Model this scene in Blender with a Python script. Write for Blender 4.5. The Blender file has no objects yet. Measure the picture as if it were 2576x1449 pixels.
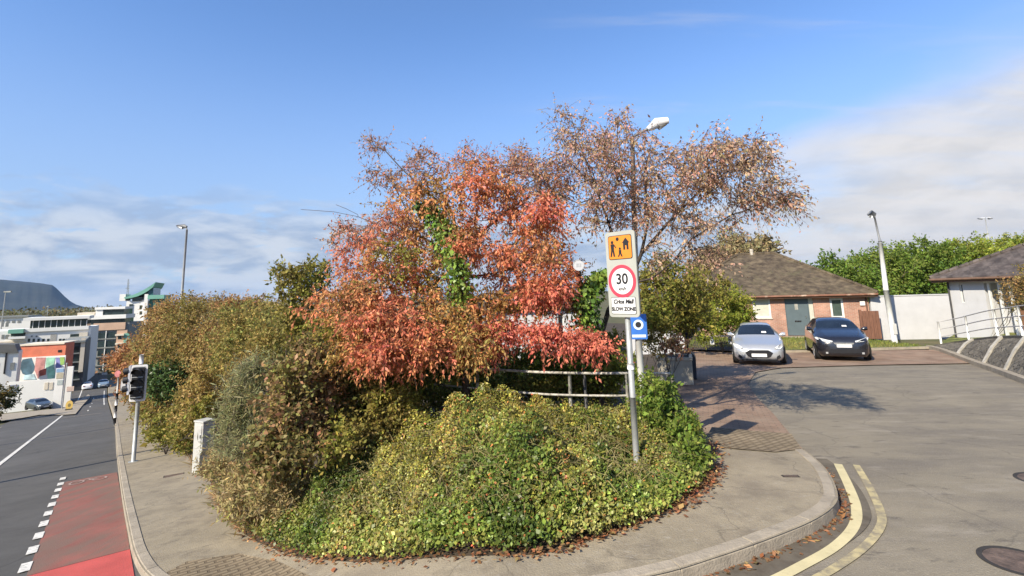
import bpy, math, random
import numpy as np
from mathutils import Vector, Matrix, geometry
R = math.radians
S = bpy.context.scene
COL = S.collection
rng = np.random.default_rng(7)
random.seed(7)

# ---------------------------------------------------------------- camera, sky, sun, exposure
# picture coordinates below are in a 2575 x 1449 frame
W_, H_ = 2575.0, 1449.0
F_, PITCH, ROLL, HC, CH = 1287.5, R(8.92), R(1.72), 739.0, 2.5
CX, CY = W_/2, HC - F_*math.tan(PITCH)
_F = np.array([0, math.cos(PITCH), math.sin(PITCH)])
_U0 = np.array([0, -math.sin(PITCH), math.cos(PITCH)])
_R0 = np.array([1.0, 0, 0])
CR = math.cos(ROLL)*_R0 - math.sin(ROLL)*_U0
CU = math.sin(ROLL)*_R0 + math.cos(ROLL)*_U0
cam = bpy.data.cameras.new('camera')
co = bpy.data.objects.new('camera', cam)
COL.objects.link(co)
cam.sensor_width = 36.0
cam.lens = F_/W_*36.0
cam.shift_y = -(H_/2 - CY)/W_
cam.clip_start, cam.clip_end = 0.1, 40000
M = Matrix(((CR[0], CU[0], -_F[0], 0), (CR[1], CU[1], -_F[1], 0), (CR[2], CU[2], -_F[2], CH), (0, 0, 0, 1)))
co.matrix_world = M
S.camera = co

SUN_EL, SUN_AZ = R(36.0), R(220.0)      # azimuth clockwise from +Y, where the sun stands
wd = bpy.data.worlds.new('World')
S.world = wd
wd.use_nodes = True
nt = wd.node_tree
for n in list(nt.nodes):
    nt.nodes.remove(n)
def wn(t, **k):
    n = nt.nodes.new(t)
    for a, b in k.items():
        setattr(n, a, b)
    return n
def wl(a, b):
    nt.links.new(a, b)
def wmath(op, a, b=None, c=None):
    n = wn('ShaderNodeMath', operation=op)
    for i, v in enumerate((a, b, c)):
        if v is None:
            continue
        if isinstance(v, (int, float)):
            n.inputs[i].default_value = v
        else:
            wl(v, n.inputs[i])
    return n.outputs[0]
def wsmooth(x, lo, hi):
    n = wn('ShaderNodeMapRange', interpolation_type='SMOOTHSTEP')
    wl(x, n.inputs['Value'])
    n.inputs['From Min'].default_value = lo
    n.inputs['From Max'].default_value = hi
    return n.outputs['Result']
def wmix(f, a, b):
    n = wn('ShaderNodeMix', data_type='RGBA')
    if isinstance(f, (int, float)):
        n.inputs[0].default_value = f
    else:
        wl(f, n.inputs[0])
    for s, v in ((6, a), (7, b)):
        if isinstance(v, tuple):
            n.inputs[s].default_value = v
        else:
            wl(v, n.inputs[s])
    return n.outputs[2]
sky = wn('ShaderNodeTexSky', sky_type='NISHITA')
sky.sun_disc = False
sky.sun_elevation = SUN_EL
sky.sun_rotation = SUN_AZ
sky.air_density, sky.dust_density, sky.ozone_density = 1.0, 0.4, 2.5
tc = wn('ShaderNodeTexCoord')
sep = wn('ShaderNodeSeparateXYZ')
wl(tc.outputs['Generated'], sep.inputs[0])
dx, dy, dz = sep.outputs
zc = wmath('MAXIMUM', dz, 0.0)
zden = wmath('ADD', zc, 0.12)
px_ = wmath('DIVIDE', dx, zden)
py_ = wmath('DIVIDE', dy, zden)
comb = wn('ShaderNodeCombineXYZ')
wl(px_, comb.inputs[0]); wl(py_, comb.inputs[1])
def wnoise(scale, detail, rough, vec, dist=0.0, sx=1.0, sy=1.0, rot=0.0, loc=(0, 0, 0)):
    m = wn('ShaderNodeMapping')
    m.inputs['Scale'].default_value = (sx, sy, 1)
    m.inputs['Rotation'].default_value = (0, 0, rot)
    m.inputs['Location'].default_value = loc
    wl(vec, m.inputs['Vector'])
    n = wn('ShaderNodeTexNoise')
    n.inputs['Scale'].default_value = scale
    n.inputs['Detail'].default_value = detail
    n.inputs['Roughness'].default_value = rough
    n.inputs['Distortion'].default_value = dist
    wl(m.outputs[0], n.inputs['Vector'])
    return n.outputs['Fac']
# thin high cloud filling the sky to the right
n1 = wnoise(1.5, 9, 0.66, comb.outputs[0], 0.6, sx=0.35, sy=1.6, rot=R(-28))
n1b = wnoise(0.8, 4, 0.5, comb.outputs[0], 0.2, loc=(3.1, 1.7, 0))
side = wmath('SUBTRACT', wmath('SUBTRACT', dx, wmath('MULTIPLY', dz, 0.62)), wmath('MULTIPLY', wmath('MAXIMUM', wmath('SUBTRACT', dz, 0.22), 0.0), 1.2))
m1 = wsmooth(wmath('ADD', side, wmath('MULTIPLY', wmath('SUBTRACT', n1b, 0.5), 0.46)), 0.25, 0.50)
c1 = wmath('MULTIPLY', m1, wmath('ADD', 0.62, wmath('MULTIPLY', wsmooth(n1, 0.25, 0.60), 0.38)))
# soft low banks of cloud along the horizon to the left
v2 = wn('ShaderNodeCombineXYZ')
wl(wmath('DIVIDE', dx, wmath('MAXIMUM', dy, 0.05)), v2.inputs[0])
wl(wmath('MULTIPLY', dz, 4.4), v2.inputs[1])
n2 = wnoise(4.2, 9, 0.64, v2.outputs[0], 0.35, loc=(0.4, 0.15, 0))
m2 = wmath('SUBTRACT', 1.0, wsmooth(dz, 0.09, 0.24))
c2 = wmath('MULTIPLY', wsmooth(wmath('ADD', n2, wmath('MULTIPLY', m2, 0.20)), 0.545, 0.66), m2)
n3 = wnoise(6.0, 6, 0.55, v2.outputs[0], 0.3, loc=(1.4, 0.75, 0))
cshade = wmix(wsmooth(n3, 0.38, 0.62), (2.35, 2.85, 3.8, 1), (4.5, 4.65, 4.95, 1))
haze = wmath('MULTIPLY', wmath('SUBTRACT', 1.0, wsmooth(dz, 0.0, 0.50)), 0.78)
tint = wn('ShaderNodeMix', data_type='RGBA', blend_type='MULTIPLY')
tint.inputs[0].default_value = 1.0
wl(sky.outputs[0], tint.inputs[6])
tint.inputs[7].default_value = (1.0, 1.22, 1.5, 1)
b0 = wmix(haze, tint.outputs[2], (2.55, 3.2, 4.45, 1))
b1 = wmix(wmath('MULTIPLY', c2, 0.8), b0, cshade)
# faint streaks of high cloud in the open blue
n4 = wnoise(2.2, 8, 0.62, comb.outputs[0], 0.5, sx=0.3, sy=1.5, rot=R(-20), loc=(5.2, 0.6, 0))
c4 = wmath('MULTIPLY', wmath('MULTIPLY', wsmooth(n4, 0.52, 0.72), wsmooth(dx, -0.1, 0.35)), 0.30)
b1 = wmix(c4, b1, (4.4, 4.5, 4.8, 1))
b2 = wmix(wmath('MULTIPLY', c1, 0.96), b1, wmix(wsmooth(n3, 0.30, 0.66), (4.5, 4.4, 4.4, 1), (5.3, 5.1, 5.0, 1)))
bg = wn('ShaderNodeBackground')
wl(b2, bg.inputs['Color'])
bg.inputs['Strength'].default_value = 0.080
wo = wn('ShaderNodeOutputWorld')
wl(bg.outputs[0], wo.inputs['Surface'])

sl = bpy.data.lights.new('sun', 'SUN')
sl.energy, sl.angle, sl.color = 4.4, R(0.53), (1.0, 0.90, 0.73)
so = bpy.data.objects.new('sun', sl)
COL.objects.link(so)
TOSUN = Vector((math.sin(SUN_AZ)*math.cos(SUN_EL), math.cos(SUN_AZ)*math.cos(SUN_EL), math.sin(SUN_EL)))
so.rotation_euler = TOSUN.to_track_quat('Z', 'Y').to_euler()
S.view_settings.view_transform = 'Standard'
S.view_settings.look = 'None'
S.view_settings.exposure = 1.0
S.view_settings.gamma = 1.0
S.cycles.max_bounces = 6
S.cycles.transparent_max_bounces = 8

# ---------------------------------------------------------------- helpers
def tag(o, label=None, cat=None, group=None, kind=None):
    if label: o['label'] = label
    if cat: o['category'] = cat
    if group: o['group'] = group
    if kind: o['kind'] = kind
    return o
def thing(name, label, cat, loc=(0, 0, 0), rz=0.0, group=None, scale=1.0):
    o = bpy.data.objects.new(name, None)
    o.empty_display_size = 0.2
    COL.objects.link(o)
    o.location = loc
    o.rotation_euler = (0, 0, rz)
    o.scale = (scale,)*3
    return tag(o, label, cat, group)
def copy_tree(o, parent=None):
    c = o.copy()
    COL.objects.link(c)
    if parent: c.parent = parent
    for ch in o.children:
        copy_tree(ch, c)
    return c

DD = np.array([math.sin(R(-38.0)), math.cos(R(-38.0))])    # downhill direction of the main road
EE = np.array([DD[1], -DD[0]])
def sstep(a, b, x):
    t = min(1.0, max(0.0, (x-a)/(b-a)))
    return t*t*(3-2*t)
def T(x, y):
    """height of the ground"""
    t = x*DD[0] + y*DD[1]
    if t < 0: zl = 0.0
    elif t < 100: zl = -0.115*t
    else: zl = -11.5 - 0.115*25*(1-math.exp(-(t-100)/25.0))
    r = math.hypot(x, y)
    zr = -0.3*sstep(6, 17, r) - 0.3*sstep(17, 27, r)
    a = math.degrees(math.atan2(x, y))
    w = 1.0 - sstep(-28, 0, a)
    return w*zl + (1-w)*zr
def TU(t, u):
    p = DD*t + EE*u
    return (p[0], p[1])
def ray(px, py):
    return CR*(px-CX)/F_ - CU*(py-CY)/F_ + _F
def at(px, py, Y):
    d = ray(px, py); k = Y/d[1]
    return Vector((d[0]*k, Y, CH+d[2]*k))
def G(px, py, dz=0.0):
    """where the sight line through a picture point meets the ground"""
    d = ray(px, py); lo, hi = 1.0, 2.0
    f = lambda k: CH + d[2]*k - T(d[0]*k, d[1]*k) - dz
    while f(hi) > 0 and hi < 2000: lo, hi = hi, hi*1.15
    for _ in range(40):
        m = (lo+hi)/2
        if f(m) > 0: lo = m
        else: hi = m
    return Vector((d[0]*hi, d[1]*hi, CH+d[2]*hi))
def px_size(n, Y):
    return n*Y/F_

# ---- materials
MATS = {}
def pm(name, col, rough=0.8, var=0.18, scale=6.0, bump=0.0, metal=0.0, col2=None, detail=5, spec=0.4, lo=0.35, hi=0.65, bscale=None, coat=0.0, stretch=None):
    if name in MATS: return MATS[name]
    m = bpy.data.materials.new(name); m.use_nodes = True
    t = m.node_tree; b = t.nodes['Principled BSDF']
    b.inputs['Roughness'].default_value = rough
    b.inputs['Metallic'].default_value = metal
    b.inputs['Specular IOR Level'].default_value = spec
    if coat:
        b.inputs['Coat Weight'].default_value = coat
        b.inputs['Coat Roughness'].default_value = 0.05
    tcn = t.nodes.new('ShaderNodeTexCoord')
    vec = tcn.outputs['Object']
    if stretch:
        mp = t.nodes.new('ShaderNodeMapping'); mp.inputs['Scale'].default_value = stretch
        t.links.new(vec, mp.inputs[0]); vec = mp.outputs[0]
    n = t.nodes.new('ShaderNodeTexNoise')
    n.inputs['Scale'].default_value = scale; n.inputs['Detail'].default_value = detail; n.inputs['Roughness'].default_value = 0.62
    t.links.new(vec, n.inputs['Vector'])
    r = t.nodes.new('ShaderNodeValToRGB')
    a = [max(0, c*(1-var)) for c in col]
    z = list(col2) if col2 else [min(1, c*(1+var)) for c in col]
    r.color_ramp.elements[0].position = lo; r.color_ramp.elements[0].color = (*a, 1)
    r.color_ramp.elements[1].position = hi; r.color_ramp.elements[1].color = (*z, 1)
    t.links.new(n.outputs['Fac'], r.inputs[0]); t.links.new(r.outputs[0], b.inputs['Base Color'])
    if bump:
        bn = t.nodes.new('ShaderNodeTexNoise'); bn.inputs['Scale'].default_value = bscale or scale*6; bn.inputs['Detail'].default_value = 4
        t.links.new(vec, bn.inputs['Vector'])
        bp = t.nodes.new('ShaderNodeBump'); bp.inputs['Strength'].default_value = bump; bp.inputs['Distance'].default_value = 0.02
        t.links.new(bn.outputs['Fac'], bp.inputs['Height']); t.links.new(bp.outputs[0], b.inputs['Normal'])
    MATS[name] = m
    return m
def add_layer(m, scale, col, lo, hi, amount=1.0, stretch=None, detail=6):
    """mix a second noise-shaped colour (stains, moss, wear) over a pm() material"""
    t = m.node_tree; b = t.nodes['Principled BSDF']
    src = b.inputs['Base Color'].links[0].from_socket
    tcn = t.nodes.new('ShaderNodeTexCoord'); vec = tcn.outputs['Object']
    mp = t.nodes.new('ShaderNodeMapping'); mp.inputs['Scale'].default_value = stretch or (1, 1, 1)
    mp.inputs['Location'].default_value = (scale*1.7, 3.1, 0.7)
    t.links.new(vec, mp.inputs[0])
    n = t.nodes.new('ShaderNodeTexNoise'); n.inputs['Scale'].default_value = scale; n.inputs['Detail'].default_value = detail; n.inputs['Roughness'].default_value = 0.65
    t.links.new(mp.outputs[0], n.inputs['Vector'])
    mr = t.nodes.new('ShaderNodeMapRange'); mr.inputs['From Min'].default_value = lo; mr.inputs['From Max'].default_value = hi; mr.inputs['To Max'].default_value = amount
    t.links.new(n.outputs['Fac'], mr.inputs['Value'])
    mx = t.nodes.new('ShaderNodeMix'); mx.data_type = 'RGBA'
    t.links.new(mr.outputs[0], mx.inputs[0]); t.links.new(src, mx.inputs[6]); mx.inputs[7].default_value = (*col, 1)
    t.links.new(mx.outputs[2], b.inputs['Base Color'])
    return m
def brick_mat(name, c1, c2, mortar, bw, bh, ms=0.012, axis='XZ', rough=0.85, bump=0.4, vec_rot=0.0):
    m = bpy.data.materials.new(name); m.use_nodes = True
    t = m.node_tree; b = t.nodes['Principled BSDF']; b.inputs['Roughness'].default_value = rough; b.inputs['Specular IOR Level'].default_value = 0.25
    tcn = t.nodes.new('ShaderNodeTexCoord')
    sp = t.nodes.new('ShaderNodeSeparateXYZ'); t.links.new(tcn.outputs['Object'], sp.inputs[0])
    cb = t.nodes.new('ShaderNodeCombineXYZ')
    if axis == 'XZ':
        ad = t.nodes.new('ShaderNodeMath'); ad.operation = 'ADD'
        t.links.new(sp.outputs[0], ad.inputs[0]); t.links.new(sp.outputs[1], ad.inputs[1])
        t.links.new(ad.outputs[0], cb.inputs[0]); t.links.new(sp.outputs[2], cb.inputs[1])
    else:
        t.links.new(sp.outputs[0], cb.inputs[0]); t.links.new(sp.outputs[1], cb.inputs[1])
    mp = t.nodes.new('ShaderNodeMapping'); mp.inputs['Rotation'].default_value = (0, 0, vec_rot)
    t.links.new(cb.outputs[0], mp.inputs[0])
    br = t.nodes.new('ShaderNodeTexBrick')
    br.inputs['Color1'].default_value = (*c1, 1); br.inputs['Color2'].default_value = (*c2, 1); br.inputs['Mortar'].default_value = (*mortar, 1)
    br.inputs['Scale'].default_value = 1.0; br.inputs['Brick Width'].default_value = bw; br.inputs['Row Height'].default_value = bh
    br.inputs['Mortar Size'].default_value = ms; br.inputs['Mortar Smooth'].default_value = 0.3; br.inputs['Bias'].default_value = 0.0
    t.links.new(mp.outputs[0], br.inputs['Vector'])
    n = t.nodes.new('ShaderNodeTexNoise'); n.inputs['Scale'].default_value = 1.4; n.inputs['Detail'].default_value = 6
    t.links.new(tcn.outputs['Object'], n.inputs['Vector'])
    mr = t.nodes.new('ShaderNodeMapRange'); mr.inputs['From Min'].default_value = 0.3; mr.inputs['From Max'].default_value = 0.7; mr.inputs['To Min'].default_value = 0.75; mr.inputs['To Max'].default_value = 1.25
    t.links.new(n.outputs['Fac'], mr.inputs['Value'])
    mx = t.nodes.new('ShaderNodeMix'); mx.data_type = 'RGBA'; mx.blend_type = 'MULTIPLY'; mx.inputs[0].default_value = 1.0
    t.links.new(br.outputs['Color'], mx.inputs[6]); t.links.new(mr.outputs[0], mx.inputs[7])
    t.links.new(mx.outputs[2], b.inputs['Base Color'])
    bp = t.nodes.new('ShaderNodeBump'); bp.inputs['Strength'].default_value = bump; bp.inputs['Distance'].default_value = 0.01; bp.invert = True
    t.links.new(br.outputs['Fac'], bp.inputs['Height']); t.links.new(bp.outputs[0], b.inputs['Normal'])
    return m
def roof_mat(name, col, col2, step=0.16):
    """tile courses following height, with moss"""
    m = pm(name, col, 0.9, 0.35, 3.0, 0.0, col2=col2)
    t = m.node_tree; b = t.nodes['Principled BSDF']
    tcn = t.nodes.new('ShaderNodeTexCoord'); sp = t.nodes.new('ShaderNodeSeparateXYZ'); t.links.new(tcn.outputs['Object'], sp.inputs[0])
    dv = t.nodes.new('ShaderNodeMath'); dv.operation = 'DIVIDE'; dv.inputs[1].default_value = step; t.links.new(sp.outputs[2], dv.inputs[0])
    fr = t.nodes.new('ShaderNodeMath'); fr.operation = 'FRACT'; t.links.new(dv.outputs[0], fr.inputs[0])
    fl = t.nodes.new('ShaderNodeMath'); fl.operation = 'FLOOR'; t.links.new(dv.outputs[0], fl.inputs[0])
    # tile joints, staggered per course
    ad = t.nodes.new('ShaderNodeMath'); ad.operation = 'ADD'; t.links.new(sp.outputs[0], ad.inputs[0]); t.links.new(sp.outputs[1], ad.inputs[1])
    cb = t.nodes.new('ShaderNodeCombineXYZ'); t.links.new(ad.outputs[0], cb.inputs[0]); t.links.new(fl.outputs[0], cb.inputs[1])
    mp = t.nodes.new('ShaderNodeMapping'); mp.inputs['Scale'].default_value = (3.2, 1.37, 1); t.links.new(cb.outputs[0], mp.inputs[0])
    vo = t.nodes.new('ShaderNodeTexWhiteNoise'); vo.noise_dimensions = '2D'
    fv = t.nodes.new('ShaderNodeVectorMath'); fv.operation = 'FLOOR'; t.links.new(mp.outputs[0], fv.inputs[0]); t.links.new(fv.outputs[0], vo.inputs['Vector'])
    src = b.inputs['Base Color'].links[0].from_socket
    mr = t.nodes.new('ShaderNodeMapRange'); mr.inputs['To Min'].default_value = 0.72; mr.inputs['To Max'].default_value = 1.25; t.links.new(vo.outputs['Value'], mr.inputs['Value'])
    mx = t.nodes.new('ShaderNodeMix'); mx.data_type = 'RGBA'; mx.blend_type = 'MULTIPLY'; mx.inputs[0].default_value = 1.0
    t.links.new(src, mx.inputs[6]); t.links.new(mr.outputs[0], mx.inputs[7]); t.links.new(mx.outputs[2], b.inputs['Base Color'])
    bp = t.nodes.new('ShaderNodeBump'); bp.inputs['Strength'].default_value = 1.0; bp.inputs['Distance'].default_value = 0.05; bp.invert = True
    t.links.new(fr.outputs[0], bp.inputs['Height']); t.links.new(bp.outputs[0], b.inputs['Normal'])
    return m
def leaf_mat(name, rough=0.5, trans=0.3, spec=0.35):
    m = bpy.data.materials.new(name); m.use_nodes = True
    t = m.node_tree; b = t.nodes['Principled BSDF']
    b.inputs['Roughness'].default_value = rough; b.inputs['Specular IOR Level'].default_value = spec
    a = t.nodes.new('ShaderNodeAttribute'); a.attribute_name = 'tone'
    t.links.new(a.outputs['Color'], b.inputs['Base Color'])
    tr = t.nodes.new('ShaderNodeBsdfTranslucent'); t.links.new(a.outputs['Color'], tr.inputs['Color'])
    mx = t.nodes.new('ShaderNodeMixShader'); mx.inputs[0].default_value = trans
    t.links.new(b.outputs[0], mx.inputs[1]); t.links.new(tr.outputs[0], mx.inputs[2])
    t.links.new(mx.outputs[0], t.nodes['Material Output'].inputs['Surface'])
    return m
LEAF = leaf_mat('leaf', 0.6, 0.40, 0.2)
GLOSSY = leaf_mat('glossy_leaf', 0.42, 0.25, 0.32)
BARK = pm('bark', (0.085, 0.065, 0.05), 0.9, 0.4, 14, 0.5)
BARKD = pm('bark_dark', (0.05, 0.04, 0.033), 0.9, 0.4, 14, 0.5)
GALV = pm('galvanised', (0.34, 0.35, 0.34), 0.5, 0.14, 5, 0.1, metal=0.35)
add_layer(GALV, 9, (0.3, 0.29, 0.27), 0.55, 0.75, 0.6)
WPOLE = pm('white_pole_paint', (0.50, 0.50, 0.48), 0.45, 0.08, 4)
DARKPL = pm('dark_plastic', (0.012, 0.012, 0.014), 0.4, 0.2, 6)
WPAINT = pm('white_paint', (0.56, 0.56, 0.54), 0.55, 0.05, 3)
GLASSD = pm('dark_glass', (0.012, 0.018, 0.028), 0.06, 0.2, 2, spec=0.6)
CHROME = pm('chrome', (0.75, 0.75, 0.76), 0.15, 0.03, 4, metal=1.0)
RUBBER = pm('rubber', (0.014, 0.014, 0.015), 0.85, 0.2, 9)

# ---- mesh builder
class MB:
    def __init__(s): s.v, s.f = [], []
    def add(s, vs, fs):
        k = len(s.v); s.v += [tuple(p) for p in vs]; s.f += [tuple(i+k for i in f) for f in fs]; return s
    def box(s, x0, x1, y0, y1, z0, z1, rz=0.0, piv=None):
        vs = [(x, y, z) for z in (z0, z1) for y in (y0, y1) for x in (x0, x1)]
        if rz:
            c, n = math.cos(rz), math.sin(rz); p = piv or ((x0+x1)/2, (y0+y1)/2)
            vs = [(p[0]+(x-p[0])*c-(y-p[1])*n, p[1]+(x-p[0])*n+(y-p[1])*c, z) for x, y, z in vs]
        return s.add(vs, [(0, 2, 3, 1), (4, 5, 7, 6), (0, 1, 5, 4), (2, 6, 7, 3), (0, 4, 6, 2), (1, 3, 7, 5)])
    def rbox(s, x0, x1, y0, y1, z0, z1, r=0.02, n=3):
        """box whose upright outline in XZ has rounded corners"""
        pts = []
        for cx, cz, a0 in ((x1-r, z1-r, 0), (x0+r, z1-r, 90), (x0+r, z0+r, 180), (x1-r, z0+r, 270)):
            for i in range(n+1):
                a = R(a0+90*i/n); pts.append((cx+r*math.cos(a), cz+r*math.sin(a)))
        return s.prism_xz(pts, y0, y1)
    def prism_xz(s, pts, y0, y1):
        n = len(pts)
        vs = [(x, y0, z) for x, z in pts] + [(x, y1, z) for x, z in pts]
        return s.add(vs, [tuple(range(n)), tuple(range(2*n-1, n-1, -1))] + [(i, n+i, n+(i+1) % n, (i+1) % n) for i in range(n)])
    def prism_yz(s, pts, x0, x1):
        n = len(pts)
        vs = [(x0, y, z) for y, z in pts] + [(x1, y, z) for y, z in pts]
        return s.add(vs, [tuple(range(n-1, -1, -1)), tuple(range(n, 2*n))] + [(i, (i+1) % n, n+(i+1) % n, n+i) for i in range(n)])
    def prism(s, pts, z0, z1):
        n = len(pts)
        vs = [(x, y, z0) for x, y in pts] + [(x, y, z1) for x, y in pts]
        return s.add(vs, [tuple(range(n-1, -1, -1)), tuple(range(n, 2*n))] + [(i, (i+1) % n, n+(i+1) % n, n+i) for i in range(n)])
    def tube(s, pts, rad, n=8, cap=True):
        pts = [Vector(p) for p in pts]
        rad = [rad]*len(pts) if isinstance(rad, (int, float)) else rad
        k = len(s.v); up = None
        for i, p in enumerate(pts):
            d = (pts[min(i+1, len(pts)-1)]-pts[max(i-1, 0)]).normalized()
            if up is None: up = Vector((0, 0, 1)) if abs(d.z) < 0.9 else Vector((1, 0, 0))
            a = d.cross(up).normalized(); b = d.cross(a).normalized(); up = -b if False else up
            for j in range(n):
                w = 2*math.pi*j/n
                s.v.append(tuple(p+(a*math.cos(w)+b*math.sin(w))*rad[i]))
        m = len(pts)
        for i in range(m-1):
            for j in range(n):
                j2 = (j+1) % n
                s.f.append((k+i*n+j, k+i*n+j2, k+(i+1)*n+j2, k+(i+1)*n+j))
        if cap:
            s.f.append(tuple(k+j for j in range(n))); s.f.append(tuple(k+(m-1)*n+j for j in range(n-1, -1, -1)))
        return s
    def disc_y(s, cx, cz, r, y0, y1, n=28, rz=None):
        rz = rz or r
        return s.prism_xz([(cx+r*math.cos(2*math.pi*i/n), cz+rz*math.sin(2*math.pi*i/n)) for i in range(n)], y0, y1)
    def ring_y(s, cx, cz, r0, r1, y0, y1, n=32):
        k = len(s.v)
        for i in range(n):
            a = 2*math.pi*i/n; c, d = math.cos(a), math.sin(a)
            for r, y in ((r0, y0), (r1, y0), (r1, y1), (r0, y1)): s.v.append((cx+r*c, y, cz+r*d))
        for i in range(n):
            j = (i+1) % n
            for q in range(4): s.f.append((k+4*i+q, k+4*i+(q+1) % 4, k+4*j+(q+1) % 4, k+4*j+q))
        return s
    def build(s, name, m, parent=None, smooth=False, loc=None):
        me = bpy.data.meshes.new(name); me.from_pydata(s.v, [], s.f)
        me.materials.append(m)
        if smooth: me.polygons.foreach_set('use_smooth', [True]*len(me.polygons))
        me.update()
        o = bpy.data.objects.new(name, me); COL.objects.link(o)
        if parent: o.parent = parent
        if loc: o.location = loc
        return o
def fix_normals(o):
    import bmesh
    b = bmesh.new(); b.from_mesh(o.data); bmesh.ops.recalc_face_normals(b, faces=b.faces); b.to_mesh(o.data); b.free(); return o
def bevel(o, w=0.01, seg=2):
    md = o.modifiers.new('bevel', 'BEVEL'); md.width = w; md.segments = seg; md.limit_method = 'ANGLE'; return o
def text(body, size, x, z, y, m, parent, name='lettering', shear=0.0, ex=0.002, sx=1.0, bold=0.0):
    c = bpy.data.curves.new('t', 'FONT'); c.body = body; c.size = size; c.align_x = 'CENTER'; c.align_y = 'CENTER'; c.extrude = ex; c.shear = shear; c.offset = bold
    o = bpy.data.objects.new('t', c); COL.objects.link(o)
    me = bpy.data.meshes.new_from_object(o.evaluated_get(bpy.context.evaluated_depsgraph_get()))
    bpy.data.objects.remove(o); bpy.data.curves.remove(c)
    me.materials.clear(); me.materials.append(m); me.name = name
    me.transform(Matrix.Translation((x, y, z)) @ Matrix.Rotation(math.pi/2, 4, 'X') @ Matrix.Diagonal((sx, 1, 1, 1)))
    o = bpy.data.objects.new(name, me); COL.objects.link(o); o.parent = parent
    return o

# ---- ground sheets
def catmull(p, k=6, closed=False):
    p = [np.array(q, float) for q in p]; out = []; n = len(p)
    for i in range(n if closed else n-1):
        g = lambda j: p[j % n] if closed else p[min(max(j, 0), n-1)]
        a, b, c, d = g(i-1), g(i), g(i+1), g(i+2)
        for s in range(k):
            t = s/k
            out.append(0.5*((2*b)+(c-a)*t+(2*a-5*b+4*c-d)*t*t+(3*b-a-3*c+d)*t**3))
    if not closed: out.append(p[-1])
    return [tuple(q) for q in out]
def sheet(name, poly, step, off, m, label=None, cat=None, kind='structure', zf=None):
    poly = [Vector((p[0], p[1])) for p in poly]
    x0, x1 = min(p.x for p in poly), max(p.x for p in poly); y0, y1 = min(p.y for p in poly), max(p.y for p in poly)
    pts = list(poly); nb = len(poly)
    pa = np.array([(p.x, p.y) for p in poly])
    gx, gy = np.meshgrid(np.arange(x0+step/2, x1, step), np.arange(y0+step/2, y1, step))
    gp = np.column_stack([gx.ravel(), gy.ravel()])
    inside = inpoly(gp, pa)
    pts += [Vector(q) for q in gp[inside]]
    r = geometry.delaunay_2d_cdt(pts, [], [list(range(nb))], 2, 1e-5)
    zf = zf or (lambda x, y: T(x, y))
    vs = [(p.x, p.y, zf(p.x, p.y)+off) for p in r[0]]
    me = bpy.data.meshes.new(name); me.from_pydata(vs, [], [tuple(f) for f in r[2]]); me.materials.append(m); me.update()
    if len(me.polygons) and sum(p.normal.z for p in me.polygons) < 0: me.flip_normals()
    o = bpy.data.objects.new(name, me); COL.objects.link(o)
    return tag(o, label, cat, None, kind)
def inpoly(P, poly):
    x, y = P[:, 0], P[:, 1]; res = np.zeros(len(P), bool); n = len(poly); j = n-1
    for i in range(n):
        xi, yi = poly[i]; xj, yj = poly[j]
        c = ((yi > y) != (yj > y)) & (x < (xj-xi)*(y-yi)/((yj-yi) or 1e-12)+xi)
        res ^= c; j = i
    return res
def ribbon(name, pts, w, off, m, label=None, cat=None, prof=None, parent=None, kind='structure', zf=None):
    """flat strip (or swept profile of (offset, z) pairs) along a ground line"""
    prof = prof or [(-w/2, 0), (w/2, 0)]
    zf = zf or T
    P = [np.array(p[:2], float) for p in pts]; k = len(prof); vs, fs = [], []
    for i, p in enumerate(P):
        d = P[min(i+1, len(P)-1)]-P[max(i-1, 0)]; d /= np.linalg.norm(d) or 1; nrm = np.array([-d[1], d[0]])
        for o_, z in prof:
            q = p+nrm*o_; vs.append((q[0], q[1], zf(q[0], q[1])+off+z))
    for i in range(len(P)-1):
        for j in range(k-1): fs.append((i*k+j, i*k+j+1, (i+1)*k+j+1, (i+1)*k+j))
    me = bpy.data.meshes.new(name); me.from_pydata(vs, [], fs); me.materials.append(m); me.update()
    o = bpy.data.objects.new(name, me); COL.objects.link(o)
    if parent: o.parent = parent; return o
    return tag(o, label, cat, None, kind)

# ---- foliage
def leaf_object(name, P, A, N, L, Wd, C, m=None, parent=None, fold=0.0):
    """one rhombus leaf per row: base P, axis A, face normal N, length, width, colour"""
    n = len(P)
    A = A/np.linalg.norm(A, axis=1, keepdims=True)
    B = np.cross(A, N); B /= (np.linalg.norm(B, axis=1, keepdims=True)+1e-9)
    NN = np.cross(B, A)
    L = np.broadcast_to(L, (n,))[:, None]; Wd = np.broadcast_to(Wd, (n,))[:, None]
    v = np.empty((n, 4, 3))
    v[:, 0] = P; v[:, 1] = P+A*L*0.45+B*Wd*0.5+NN*L*fold; v[:, 2] = P+A*L; v[:, 3] = P+A*L*0.45-B*Wd*0.5+NN*L*fold
    me = bpy.data.meshes.new(name)
    me.vertices.add(4*n); me.vertices.foreach_set('co', v.reshape(-1).astype(np.float32))
    me.loops.add(4*n); me.loops.foreach_set('vertex_index', np.arange(4*n, dtype=np.int32))
    me.polygons.add(n); me.polygons.foreach_set('loop_start', np.arange(0, 4*n, 4, dtype=np.int32))
    try: me.polygons.foreach_set('loop_total', np.full(n, 4, np.int32))
    except Exception: pass
    ca = me.color_attributes.new('tone', 'FLOAT_COLOR', 'POINT')
    c4 = np.ones((n, 4, 4), np.float32); c4[:, :, :3] = np.clip(C, 0, 1)[:, None, :]
    ca.data.foreach_set('color', c4.reshape(-1))
    me.materials.append(m or LEAF); me.update(calc_edges=True); me.validate()
    o = bpy.data.objects.new(name, me); COL.objects.link(o)
    if parent: o.parent = parent
    return o
LEAFGAIN = 1.35
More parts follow.
